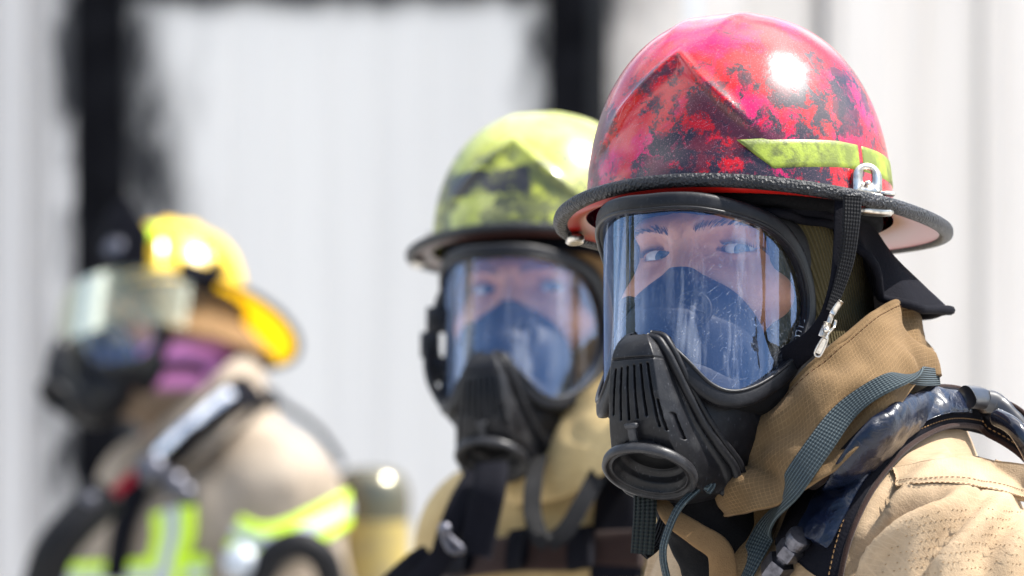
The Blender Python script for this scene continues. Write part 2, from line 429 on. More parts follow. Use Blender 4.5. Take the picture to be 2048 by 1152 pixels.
M['inner_yellow'] = Mt('yellow_brim_underside').pbr((.75, .42, .004), .4)
def edge():
    m = Mt('pebbled_edge_trim'); v = m.co(); n = m.noise(v, 520, 3, .6); vo = m.n('ShaderNodeTexVoronoi', {'Vector': v, 'Scale': 420.}).outputs[0]
    return m.pbr(m.mix(m.ramp(m.noise(v, 60), .4, .7), (.007, .008, .010), (.018, .018, .022)), .42, normal=m.bump(m.math('ADD', n, vo), .8, .0016), Specular_IOR_Level=.3)
M['edge'] = edge()
def trimtape(name, c, c2):
    m = Mt(name); v = m.co(); n = m.noise(v, 55, 6, .65); n2 = m.noise(v, 22, 3)
    cc = m.mix(m.ramp(n, .40, .58), c, c2); cc = m.mix(m.ramp(m.math('MULTIPLY', m.math('ADD', n, n2), .5), .53, .60), cc, tuple(x * .45 for x in c2))
    return m.pbr(cc, .45, normal=m.bump(m.n('ShaderNodeTexVoronoi', {'Vector': v, 'Scale': 700.}).outputs[0], .3, .0003))
M['lime_tape'] = trimtape('dirty_lime_tape', (.24, .30, .02), (.12, .15, .015))
M['hi_lime'] = Mt('fluorescent_band').pbr((.55, .80, .02), .6)
M['silver_band'] = Mt('silver_band').pbr((.42, .45, .48), .45, .3)
def lens():
    m = Mt('clear_visor'); v = m.co()
    tr = m.n('ShaderNodeBsdfTransparent', {'Color': (.93, .94, .97)})
    g = m.n('ShaderNodeNewGeometry'); cs = m.math('ABSOLUTE', m.n('ShaderNodeVectorMath', {0: g.outputs['Incoming'], 1: g.outputs['Normal']}, operation='DOT_PRODUCT').outputs['Value'])
    lw = m.math('POWER', m.math('SUBTRACT', 1., cs), 4.)
    fac = m.math('MINIMUM', m.math('ADD', m.math('MULTIPLY', lw, .75), .108), .8)
    nb = m.bump(m.noise(m.co((1, 1, .25)), 30, 3), .06, .0006)
    gl = m.n('ShaderNodeBsdfGlossy', {'Color': (.42, .60, 1.0), 'Roughness': .03, 'Normal': nb})
    a = m.n('ShaderNodeMixShader', {0: fac, 1: tr, 2: gl})
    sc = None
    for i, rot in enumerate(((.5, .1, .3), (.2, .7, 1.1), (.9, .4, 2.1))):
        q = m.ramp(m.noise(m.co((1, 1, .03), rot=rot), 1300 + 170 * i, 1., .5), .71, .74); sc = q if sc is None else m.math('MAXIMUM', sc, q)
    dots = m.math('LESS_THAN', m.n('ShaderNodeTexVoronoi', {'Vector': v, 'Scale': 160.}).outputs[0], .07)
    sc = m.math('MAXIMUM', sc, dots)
    reflection_smear = m.math('MAXIMUM', m.ramp(m.noise(m.co((1, 1, .05), rot=(.05, .12, 0)), 62, 3, .6), .58, .72), m.math('MULTIPLY', m.ramp(m.noise(m.co((1, 1, .14)), 85, 5, .7), .55, .8), .4))  # pale streaks painted in for visor reflections, mixed with fainter smudges
    f = m.math('ADD', m.math('MULTIPLY', sc, .16), m.math('MULTIPLY', reflection_smear, .28))
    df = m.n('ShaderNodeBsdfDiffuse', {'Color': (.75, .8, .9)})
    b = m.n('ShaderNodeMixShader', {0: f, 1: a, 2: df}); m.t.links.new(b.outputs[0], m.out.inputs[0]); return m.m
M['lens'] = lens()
def shield():
    m = Mt('amber_face_shield'); tr = m.n('ShaderNodeBsdfTransparent', {'Color': (.90, .92, .66)})
    fac = m.math('ADD', m.math('MULTIPLY', m.n('ShaderNodeFresnel', {'IOR': 1.5}).outputs[0], 1.2), .05)
    gl = m.n('ShaderNodeBsdfGlossy', {'Color': (.6, .62, .5), 'Roughness': .25}); df = m.n('ShaderNodeBsdfDiffuse', {'Color': (.7, .75, .55)})
    a = m.n('ShaderNodeMixShader', {0: fac, 1: tr, 2: gl}); b = m.n('ShaderNodeMixShader', {0: .05, 1: a, 2: df})
    m.t.links.new(b.outputs[0], m.out.inputs[0]); return m.m
M['shield'] = shield()
def skin():
    m = Mt('skin'); v = m.co(); n = m.noise(v, 45, 5, .6); p = m.noise(v, 900, 2)
    wr = m.noise(m.co((.35, 1, 3.2)), 260, 3, .5)
    c = m.mix(m.ramp(n, .35, .7), (.55, .27, .15), (.38, .155, .075))
    return m.pbr(c, .5, normal=m.bump(m.math('ADD', p, m.math('MULTIPLY', wr, .8)), .3, .0008), Subsurface_Weight=.15, Subsurface_Radius=(.008, .003, .0015), Subsurface_Scale=1.)
M['skin'] = skin()
M['eye_white'] = Mt('eye_white').pbr((.50, .48, .47), .12)
M['iris'] = Mt('iris').pbr((.05, .085, .12), .1)
M['pupil'] = Mt('pupil').pbr((.004, .004, .005), .05)
M['hair'] = Mt('hair').pbr((.06, .032, .018), .6)
M['cup'] = rubber('nose_cup_rubber', (.012, .014, .02), .45, .2)
M['pink'] = fabric('pink_hood_cloth', (.72, .22, .52), (.6, .16, .42))
M['red_cloth'] = fabric('red_strap', (.35, .015, .03))
M['glass_blue'] = Mt('gauge').pbr((.3, .4, .6), .1)
M['black_gloss'] = Mt('black_gloss_hose').pbr((.01, .012, .02), .15)
M['tank'] = None
def tankm():
    m = Mt('yellow_tank'); v = m.co(); n = m.noise(v, 18, 4)
    return m.pbr(m.mix(m.ramp(n, .4, .65), (.36, .27, .07), (.20, .165, .09)), .35)
M['tank'] = tankm()
M['quilt_thread'] = fabric('quilt_thread', (.26, .17, .09), sheen=0)
M['black_leather'] = Mt('worn_black_leather').pbr((.02, .02, .023), .3)

def glow(name, c):
    m = Mt(name); d = m.n('ShaderNodeBsdfDiffuse', {'Color': c}); t = m.n('ShaderNodeBsdfTranslucent', {'Color': c})
    a = m.n('ShaderNodeMixShader', {0: .5, 1: d, 2: t}); m.t.links.new(a.outputs[0], m.out.inputs[0]); return m.m
M['inner_yellow'] = glow('thin_yellow_brim', (.97, .76, .05))

def hood_two():
    m = Mt('pink_and_tan_hood'); z = m.n('ShaderNodeSeparateXYZ', {0: m.co()}).outputs[2]
    f = m.n('ShaderNodeMapRange', {0: z, 1: 1.552, 2: 1.534, 3: 0., 4: 1.}).outputs[0]
    f2 = m.n('ShaderNodeMapRange', {0: z, 1: 1.468, 2: 1.482, 3: 0., 4: 1.}).outputs[0]
    return m.pbr(m.mix(m.math('MULTIPLY', f, f2), (.16, .11, .07), (.72, .24, .52)), .8)
M['pink'] = hood_two()
# ---------------------------------------------------------------- head frame: s = his left, f = forward, u = up
def SFU(a):
    a = np.asarray(a, float); return np.stack([a[..., 0], -a[..., 1], a[..., 2]], -1)
def head_matrix(px, py, y, yaw, e, pitch=0., roll=0.):
    return Matrix.Translation(W(px, py, y)) @ Matrix.Rotation(R(-e), 4, 'X') @ Matrix.Rotation(R(-yaw), 4, 'Z') @ Matrix.Rotation(R(pitch), 4, 'X') @ Matrix.Rotation(R(roll), 4, 'Y')
def tow(Mh, V):
    "head-frame sfu -> world"
    A = np.array(Mh); V = SFU(V); return V @ A[:3, :3].T + A[:3, 3]
def sst(x, a, b):
    t = np.clip((x - a) / (b - a), 0, 1); return t * t * (3 - 2 * t)

# ---- the full-face mask
LA, LB, LF = .073, .109, .030
OUT = [(0, .024), (14, .0245), (31.2, .0235), (55.9, .0165), (70, .006), (80, -.012), (84.8, -.034), (83.6, -.055), (77, -.078), (67.8, -.0935), (53.4, -.1085), (41, -.1134), (30, -.1075), (18.4, -.0905), (10.2, -.0805), (0, -.0765)]
def lens_pt(th, u, off=0.):
    th = np.asarray(th, float); s = LA * np.sin(th); f = LF + LB * np.cos(th)
    n = nrm(np.stack([np.sin(th) / LA, np.cos(th) / LB, 0 * th], -1))
    p = np.stack([s, f, u + 0 * th], -1); return p + n * off, n
def outline(n=180):
    a = [(R(t), u) for t, u in OUT]; b = [(-t, u) for t, u in a[1:-1]][::-1]
    Q = catmull(a + b, 10, closed=True)
    P3 = np.array([lens_pt(t, u)[0] for t, u in Q])
    d = np.r_[0, np.cumsum(np.linalg.norm(np.diff(np.vstack([P3, P3[:1]]), axis=0), axis=1))]
    t = np.linspace(0, d[-1], n + 1)[:-1]; QQ = np.vstack([Q, Q[:1]])
    return np.stack([np.interp(t, d, QQ[:, k]) for k in range(2)], 1)
def mask_proto(Mh, name_suffix=None, **kw):
    root = empty('breathing_mask', Mh, **kw)
    o = outline()
    P, N = lens_pt(o[:, 0], o[:, 1])
    # lens sheet with real thickness
    nth, nu = 90, 24
    half = np.array([(t, u) for t, u in catmull([(R(a), b) for a, b in OUT], 12)])
    k = int(np.argmax(half[:, 0])); up, lo = half[:k + 1], half[k:][::-1]
    th = np.linspace(-half[k, 0] * .995, half[k, 0] * .995, nth)
    V = []
    for t in th:
        a = np.interp(abs(t), up[:, 0], up[:, 1]); b = np.interp(abs(t), lo[:, 0], lo[:, 1])
        for q in np.linspace(0, 1, nu): V.append(lens_pt(t, a + (b - a) * q, .0005)[0])
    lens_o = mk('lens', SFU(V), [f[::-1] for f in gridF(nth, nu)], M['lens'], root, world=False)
    # rim: thick rounded band + outer lip
    v, F, uv = sweep(SFU(P + N * .0015), sup(.0125, .0085, 20, 3.5), N=SFU(N), closed=True)
    mk('rim', v, F, M['rubber'], root, world=False)
    T = nrm(np.roll(P, -1, 0) - np.roll(P, 1, 0)); B = np.cross(N, T)
    c = P.mean(0); sg = np.sign(np.sum(B * (P - c), 1)).mean(); B = B * sg
    v, F, uv = sweep(SFU(P + N * .0045 - B * .0052), sup(.0028, .004, 12, 2.5), N=SFU(N), closed=True)
    mk('inner_bead', v, F, M['plastic'], root, world=False)
    # rubber skirt from rim back to the face
    rows = []
    for t in np.linspace(0, 1, 14):
        side = np.abs(P[:, 0]) / LA
        ft = P[:, 1] * (1 - t) + t * np.where(P[:, 2] > -.05, .010 + .048 * (1 - side), .020 + .02 * (1 - side))
        w = 1.0 + .055 * math.sin(math.pi * min(1, t * 1.3)) * (1 - .4 * t)
        q = P + B * .004
        rows.append(np.stack([q[:, 0] * (w + .02 * t), ft - .002, -.045 + (q[:, 2] + .045) * (w - .02 * t * t)], 1))
    mk('skirt', SFU(np.array(rows).reshape(-1, 3)), gridF(14, len(P), cv=True), M['rubber_matte'], root, world=False)
    # chin body behind the cover
    def fb(q):
        q = q * np.array([1, -1, 1], np.float32)
        d = ell(q, (0, .078, -.118), (.054, .052, .062))
        d = smin(d, cap(q, (0, .10, -.10), (0, .110, -.140), .030, .032), .02)
        w = (q - np.array((0, .1375, -.1655), np.float32)); hx = w @ np.array((0, .454, -.891), np.float32); rx = np.linalg.norm(w - hx[..., None] * np.array((0, .454, -.891), np.float32), axis=-1)
        return smax(d, -np.maximum(rx - .040, -.030 - hx), .004)
    v, F = surfnet(fb, (-.065, -.17, -.20), (.065, -.01, -.05), .0025)
    mk('chin_piece', v, F, M['rubber'], root, world=False)
    # front cover with slots cut in it
    rowz = np.array([-.070, -.076, -.084, -.095, -.110, -.130, -.145, -.158, -.168, -.176])
    cw = np.array([.009, .0155, .0200, .0240, .0285, .0345, .0400, .0445, .0435, .033])
    fc = np.array([.1545, .1605, .163, .1635, .163, .160, .154, .143, .130, .112])
    fe = np.array([.149, .150, .148, .144, .137, .125, .112, .097, .090, .084])
    nr, nc = 230, 190
    us = np.linspace(rowz[0], rowz[-1], nr); V = []
    ci = lambda y: np.interp(us, rowz[::-1], y[::-1])
    def sm1(a):
        for _ in range(40): a = np.r_[a[0], (a[:-2] + 2 * a[1:-1] + a[2:]) / 4, a[-1]]
        return a
    W_, C_, E_ = sm1(ci(cw)), sm1(ci(fc)), sm1(ci(fe))
    slots = [(-.0125 + .005 * i, -.0945 + (.0005 * i), -.0945 - [.030, .034, .0345, .034, .0325, .0400][i], (i - 2.5) * .05) for i in range(6)]
    slots += [(-.0205, -.118, -.141, -.12), (.0185, -.117, -.137, .16), (.0245, -.126, -.142, .2), (-.026, -.132, -.148, -.2)]
    q = np.linspace(-1, 1, nc)
    S = W_[:, None] * q[None]; U = us[:, None] + 0 * S
    w0 = np.minimum(.017 + (-.09 - us) * .12, W_ * .8)[:, None]
    x = np.clip((np.abs(S) - w0) / np.maximum(W_[:, None] - w0, 1e-4), 0, 1)
    Fd = C_[:, None] - (C_ - E_)[:, None] * (x ** 1.25) - .0022 * sst(np.abs(S) - w0, -.0006, .0012) - .25 * np.minimum(np.abs(S), w0) ** 2 / .03
    Fd = Fd - .004 * np.exp(-((x - .62) / .10) ** 2) + .0015 * np.exp(-((x - .85) / .08) ** 2)
    Fd -= .0016 * (1 - sst(np.abs(U + .0875), .0003, .0012)) * (np.abs(S) < .022)
    for s0, u1, u2, sl in slots:
        sc = s0 + sl * (u1 - U); du = np.clip(U, u2, u1) - U
        d = np.hypot(S - sc, du)
        Fd -= .0045 * (1 - sst(d, .0006, .0012))
    V = np.stack([S, Fd, U], -1).reshape(-1, 3)
    wq = V - np.array([0, .1375, -.1655]); hx = wq @ np.array([0, math.cos(R(65)), -math.sin(R(65))]); rx = np.linalg.norm(wq - hx[:, None] * np.array([0, math.cos(R(65)), -math.sin(R(65))]), axis=1)
    cut = (rx < .0255) & (hx > -.032)
    mk('front_cover', SFU(V), [f for f in gridF(nr, nc) if not any(cut[i] for i in f)], M['plastic'], root, world=False)
    # double lip along the cover's edges
    for sg in (1, -1):
        mb = MB()
        for off, r in ((0, .0031), (.0052, .0028)):
            Pp = [(sg * (W_[i] + .0005 + off * .25), E_[i] - off - .001, us[i] + off * .55) for i in list(range(8, nr - 6, 12))]
            Pp = [(sg * .006, .150 - off, -.0715 + off * .5)] + Pp + [(sg * .030, .088 - off, -.1745)]
            v, F, uv = sweep(SFU(catmull(Pp, 4)), circ(r, 12)); mb.add(v, F)
        mb.build('cover_lip', M['rubber'], root, world=False)
    # port
    b = R(65); axp = np.array([0, math.cos(b), -math.sin(b)]); cp = np.array([0, .1375, -.1655])
    prof = [(.020, -.045), (.0235, -.030), (.0245, -.016), (.0255, -.011), (.0300, -.0075), (.0328, -.006), (.0335, -.0045), (.0335, -.0005), (.0328, .0005), (.0305, .0005), (.0298, 0), (.0295, -.0015), (.0275, -.0018), (.0268, -.001), (.0262, -.0018), (.0258, -.006), (.0245, -.0065), (.0242, -.009), (.0235, -.012), (.0230, -.0135), (.0205, -.0125), (.0200, -.016), (.0195, -.0165)]
    v, F = lathe([(r, h) for r, h in prof], SFU(cp), SFU(axp), 72)
    ap = mk('air_port', v, F, M['plastic'], root, world=False)
    v, F = lathe([(.0195, -.0165), (.0190, -.026), (.0150, -.0262), (.0146, -.022), (.0120, -.0225), (.0115, -.033), (0, -.033)], SFU(cp), SFU(axp), 48)
    mk('inner_ring', v, F, M['rubber_matte'], ap, world=False)
    # little latch above the port
    mb = MB()
    ax = np.array([SFU([1, 0, 0]), SFU([0, .35, .93]), SFU([0, .93, -.35])])
    mb.add(*bevbox(SFU([.001, .1625, -.1405]), (.006, .014, .003), ax)); mb.add(*bevbox(SFU([.001, .1645, -.1345]), (.0095, .004, .004), ax))
    mb.build('latch', M['rubber'], root, world=False)
    # nose cup
    def fcup(q):
        q = q * np.array([1, -1, 1], np.float32); sx = np.abs(q[..., 0:1]); qq = np.concatenate([sx, q[..., 1:]], -1)
        d = ell(q, (0, .076, -.080), (.056, .050, .055))
        d = smin(d, cap(q, (0, .090, -.022), (0, .104, -.060), .0105, .032), .016)
        d = smin(d, ell(q, (0, .082, -.062), (.0475, .042, .041)), .012)
        return d
    v, F = surfnet(fcup, (-.065, -.155, -.13), (.065, -.02, .0), .0022)
    cup = mk('nose_cup', v, F, M['cup'], root, world=False)
    cc = np.array([.026, .121, -.050]); ax = nrm([.35, .93, .1])
    for sgn in (1, -1):
        mb = MB(); c2 = cc * [sgn, 1, 1]; a2 = ax * [sgn, 1, 1]
        v, F = lathe([(.0135, -.004), (.0135, .001), (.0125, .0018), (.0115, .001), (.0095, .0005), (.009, .0014), (.0082, .0005), (.003, .0005), (.0025, .0018), (0, .002)], SFU(c2), SFU(a2), 40); mb.add(v, F)
        u1 = nrm(np.cross(a2, [0, 0, 1])); u2 = np.cross(a2, u1)
        for kk in range(6):
            t = kk * math.pi / 3 + .3; dd = u1 * math.cos(t) + u2 * math.sin(t)
            v, F, uv = sweep(SFU(np.array([c2 + a2 * .001 + dd * .002, c2 + a2 * .001 + dd * .009])), circ(.0006, 6)); mb.add(v, F)
        mb.build('valve_disc', M['rubber_matte'], cup, world=False)
    # side buckles and head straps
    for sg in (1, -1):
        mb = MB()
        for (u0, f0, s0, f1, u1) in ((-.085, .050, .068, -.02, -.060),):
            Pp = catmull([(sg * s0, f0, u0), (sg * (s0 + .013), (f0 + f1) / 2, (u0 + u1) / 2), (sg * (.088), f1, u1), (sg * .07, f1 - .06, u1)], 8)
            Nn = np.tile([sg * 1., .1, 0], (len(Pp), 1)); v, F, uv = sweep(SFU(Pp), sup(.016, .003, 16, 4), N=SFU(Nn)); mb.add(v, F, uv)
        mb.build('head_strap', M['rubber_matte'], root, world=False)
    return root
def copy_tree(o, parent=None):
    c = o.copy(); col.objects.link(c)
    if parent: c.parent = parent
    for ch in [x for x in o.children]: copy_tree(ch, c)
    return c

# ---- helmets
HA, HB, HH, HU, HN = .107, .119, .148, .0325, 2.3
def dome_pt(az, h, flat=True):
    "az from forward towards his left, h 0..1 of the height"
    r = (1 - h ** HN) ** (1 / HN)
    s = HA * r * np.sin(az); f = HB * r * np.cos(az); u = HU + HH * h
    return np.stack([s, f, u + 0 * s], -1)
def helmet(Mh, shellm, innerm, clip_side=True, trad=False, **kw):
    root = empty('fire_helmet', Mh, **kw)
    na, nh = 260, 120
    az = np.linspace(0, 2 * np.pi, na + 1)[:-1]
    ph = np.linspace(0, 1, nh); h = np.sin(ph * np.pi / 2) ** 1.0
    A, Hh = np.meshgrid(az, h, indexing='ij')
    P = dome_pt(A, Hh * .9999)
    n = nrm(P - np.array([0, 0, .03])); n = nrm(n * [1, 1, 1])
    s, f, u = P[..., 0], P[..., 1], P[..., 2]
    if not trad:
        inset = sst(.136 - .95 * np.abs(s) - u, -.0015, .004) * sst(f, .03, .075) * (1 - sst(np.abs(s), .045, .085)) * sst(u, .045, .075)
        crest = sst(.036 - np.abs(s), -.006, .010) * sst(u, .12, .145)
        disp = -.0042 * inset  + .0030 * np.exp(-((.136 - .95 * np.abs(s) - u) / .007) ** 2) * sst(f, .03, .08) * (1 - sst(np.abs(s), .04, .06))
        disp += .0012 * np.exp(-((np.abs(s) - .020) / .006) ** 2) * np.exp(-((f - .045) / .030) ** 2) * sst(u, .14, .16)
        disp -= .001 * np.exp(-((np.abs(s) - .0) / .010) ** 2) * np.exp(-((f - .055) / .022) ** 2) * sst(u, .13, .15)
    else:
        disp = 0 * s
        for k in range(4):
            a = k * np.pi / 4; d = np.abs(s * math.cos(a) - f * math.sin(a)); disp += .005 * np.exp(-(d / .006) ** 2)
    P = P + n * disp[..., None]
    sh = mk('shell', SFU(P.reshape(-1, 3)), gridF(na, nh, cu=True), shellm, root, world=False)
    # brim (top skin + underside) and its rolled edge
    if not trad: BW, BF, BR, dF, dS, dR = .1295, .125, .206, -.0105, .001, -.010
    else: BW, BF, BR, dF, dS, dR = .130, .145, .222, .008, -.004, .026
    ext = np.where(np.cos(az) > 0, BF, BR)
    S_ = BW * np.sin(az); F_ = ext * np.cos(az)
    c = np.cos(az); drop = np.where(c > 0, dS + (dF - dS) * c ** 2, dS + (dR - dS) * c ** 2)
    E = np.stack([S_, F_, HU - drop], -1)
    B0 = dome_pt(az, 0 * az)
    rows = []
    for t in np.linspace(0, 1, 12):
        p = B0 * (1 - t) + E * t; p[:, 2] = HU - drop * t ** 1.4 + .004 * (1 - t) ** 3; rows.append(p)
    v = np.array(rows)
    mk('brim', SFU(v.reshape(-1, 3)), gridF(12, na, cv=True)[:], innerm if trad else shellm, root, world=False)
    vb = v - np.array([0, 0, .0035])
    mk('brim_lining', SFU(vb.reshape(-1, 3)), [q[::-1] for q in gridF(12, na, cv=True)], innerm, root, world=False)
    v2, F2, _ = sweep(SFU(E - [0, 0, .0018]), sup(.0105, .0098, 18, 2.6), N=np.tile([0, 0, 1.], (na, 1)), closed=True)
    mk('edge_trim', v2, F2, M['edge'], root, world=False)
    # inner suspension: dark liner under the dome
    def fl(q):
        q = q * np.array([1, -1, 1], np.float32)
        d = ell(q, (0, -.004, .03), (.098, .110, .075)); return smax(d, -(q[..., 2] - .026 + .0 * q[..., 1]), .003)
    v3, F3 = surfnet(fl, (-.105, -.12, -.01), (.105, .13, .04), .004)
    v3 = v3[:, :]; 
    mk('liner', v3, F3, M['black_lining'], root, world=False)
    return root
def dome_band(root, a0, a1, h0, h1, slant0, mat, name='reflective_trim', off=.0007, n=60, side=1, rise=0.):
    "sheet lying on the dome from azimuth a0 to a1 (deg), heights in metres over the brim"
    V = []; m = 10
    for i, t in enumerate(np.linspace(0, 1, n)):
        for j, q in enumerate(np.linspace(0, 1, m)):
            a = R(a0 + (a1 - a0) * t) + R(slant0) * (1 - q) * (1 - t)
            hz = (h0 + rise * min(1, t * 1.3) + (h1 - h0) * q) / HH
            p = dome_pt(np.array(side * a), np.array(hz)); nn = nrm(p - np.array([0, 0, .05])); e = min(i, n - 1 - i, j * 6, (m - 1 - j) * 6)
            V.append(p + nn * (off if e > 0 else -.001))
    return mk(name, SFU(V), gridF(n, m), mat, root, world=False)
# ---- the body: head, neck and trunk as one surface; clothing covers all but the face
def head_sdf(q, hole=True):
    "q in sfu of the head"
    sx = np.abs(q[..., 0:1]); m = np.concatenate([sx, q[..., 1:]], -1)
    d = ell(q, (0, -.014, .028), (.074, .094, .096))
    d = smin(d, ell(q, (0, .022, -.038), (.058, .060, .078)), .03)
    d = smin(d, np.linalg.norm(q - np.array((0, .056, -.098), np.float32), axis=-1) - .022, .02)
    d = smin(d, cap(m, (.008, .0805, .0150), (.038, .070, .0165), .0095, .0085), .012)
    d = smin(d, cap(q, (0, .078, .004), (0, .098, -.036), .0065, .0115), .010)
    d = smin(d, cap(m, (.0, .092, -.040), (.012, .086, -.042), .008, .007), .006)
    d = smin(d, ell(m, (.044, .052, -.033), (.022, .020, .018)), .02)
    d = smin(d, cap(m, (.0, .083, -.064), (.018, .074, -.066), .0065, .005), .007)
    d = smin(d, cap(m, (.0, .082, -.074), (.016, .073, -.073), .007, .005), .007)
    d = smin(d, ell(m, (.070, -.008, -.005), (.007, .016, .026)), .006)
    d = smax(d, -ell(m, (.0335, .0825, -.001), (.0185, .0135, .0105)), .009)
    # lids round the eyeball, then the almond opening
    e = np.array((.0315, .0580, 0), np.float32)
    d = smin(d, np.linalg.norm(m - e, axis=-1) - .0137, .0025)
    x = (m[..., 0] - .0315) / .0145; z = m[..., 2] + .0008 * x
    up_, lo_ = .0031 * (1 - np.abs(x) ** 2.0), -.0031 * (1 - np.abs(x) ** 2.2)
    al = np.maximum(z - up_, lo_ - z); al = np.maximum(al, (np.abs(x) - 1) * .01)
    al = np.maximum(al, .058 - m[..., 1])
    return smax(d, -al, .0012)
def make_person(Mh, base, h, skinm, gaze=None, neck=None, **kw):
    root = empty('person', loc=base, **kw)
    A = np.array(Mh.inverted()); 
    def fw(Pw):
        q = Pw @ A[:3, :3].T.astype(np.float32) + A[:3, 3].astype(np.float32); q = q * np.array([1, -1, 1], np.float32)
        return q
    nk = np.array(neck); nh = tow(Mh, np.array([[0, -.018, -.05]]))[0]
    # coarse trunk in world space, fine head: one grid over both
    lo = np.minimum(tow(Mh, np.array([[0, 0, 0]]))[0], nk) - .16; hi = np.maximum(tow(Mh, np.array([[0, 0, 0]]))[0], nk) + .16
    lo[2] = nk[2] - .12
    def fn(Pw):
        q = fw(Pw); d = head_sdf(q); d = smin(d, cap(Pw, nh, nk, .056, .060), .02)
        return smin(d, ell(Pw, (nk[0], nk[1], nk[2] - .07), (.11, .11, .07)), .03)
    v, F = surfnet(fn, lo, hi, h)
    body = mk('body', v, F, skinm, root)
    cl = np.array(CAMP if gaze is None else gaze)
    for sg in (1, -1):
        c = tow(Mh, np.array([[sg * .0315, .0580, 0]]))[0]
        d = nrm(cl - c); 
        def ball(r, a0, a1, dd, n=32, k=14):
            pr = [(r * math.sin(R(a)), r * math.cos(R(a)) + dd) for a in np.linspace(a0, a1, k)]
            return lathe(pr, c, d, n)
        ev = mk('eye', *ball(.0121, 180, 0, 0, 40, 30), M['eye_white'], root)
        mk('iris', *ball(.01225, 27, 0, .0, 32, 8), M['iris'], ev)
        mk('pupil', *ball(.01235, 10, 0, .0, 24, 5), M['pupil'], ev)
        # brow: many short hairs
        mb = MB(); r2 = random.Random(5 + sg)
        for i in range(110):
            t = r2.random(); s = .010 + .038 * t; z = .0112 + .0045 * math.sin(t * 2.6) + (r2.random() - .5) * .0042 * (1 - .5 * t)
            f = .0875 - .010 * t * t - .0045 * t
            a = np.array([sg * s, f, z]); b = a + np.array([sg * (.002 + .004 * t), .0010, .0040 * (1 - t) + .0006])
            # settle on the skin
            for _ in range(6):
                g = float(head_sdf(a[None].astype(np.float32))[0]); a[1] -= g * .9
                g = float(head_sdf(b[None].astype(np.float32))[0]); b[1] -= (g - .0008) * .9
            vv, ff, _ = sweep(tow(Mh, np.array([a, (a + b) / 2 + [0, .0003, 0], b])), circ(.0002, 4), scale=[1, .8, .2]); mb.add(vv, ff)
        mb.build('eyebrow', M['hair'], root)
        mb = MB()
        for i in range(46):
            t = -1 + 2 * i / 33; s = .0315 + .0142 * t; z = .0031 * (1 - t * t) - .0008 * t; rr = math.sqrt(max(0, .0138 ** 2 - (s - .0315) ** 2 - z * z))
            a = np.array([sg * s, .0580 + rr, z]); b = a + np.array([sg * t * .003, .0055, .0026])
            vv, ff, _ = sweep(tow(Mh, np.array([a, (a + b) / 2 - [0, 0, .0006], b])), circ(.00034, 4), scale=[1, .8, .2]); mb.add(vv, ff)
        mb.build('eyelashes', M['hair'], root)
    return root
def hood(Mh, nk, mat, root, h=.004, name='hood'):
    A = np.array(Mh.inverted()); nh = tow(Mh, np.array([[0, -.022, -.05]]))[0]
    def fn(Pw):
        q = Pw @ A[:3, :3].T.astype(np.float32) + A[:3, 3].astype(np.float32); q = q * np.array([1, -1, 1], np.float32)
        d = ell(q, (0, -.016, .015), (.087, .104, .104)); d = smin(d, ell(q, (0, .008, -.055), (.0765, .064, .082)), .03)
        d = smin(d, cap(Pw, nh, nk, .068, .078), .035)
        w = vn(Pw * np.array([1, 1, .35], np.float32), 38) * .0022 + vn(Pw, 17) * .0025
        d = d + w
        hole = ell(q, (0, .105, -.025), (.066, .085, .090))
        return smax(d, -hole, .006)
    c = tow(Mh, np.array([[0, 0, 0]]))[0]; lo = np.minimum(c, nk) - .15; hi = np.maximum(c, nk) + .15; lo[2] = nk[2] - .06
    v, F = surfnet(fn, lo, hi, h)
    q = SFU(v @ A[:3, :3].T + A[:3, 3]); ang = np.arctan2(q[:, 0], q[:, 1])
    uv = np.stack([q[:, 1] * .8 - q[:, 2] * .35, q[:, 2]], 1)
    o = mk(name, v, F, mat, root, uv=uv); return o, bvh_of(v, F)
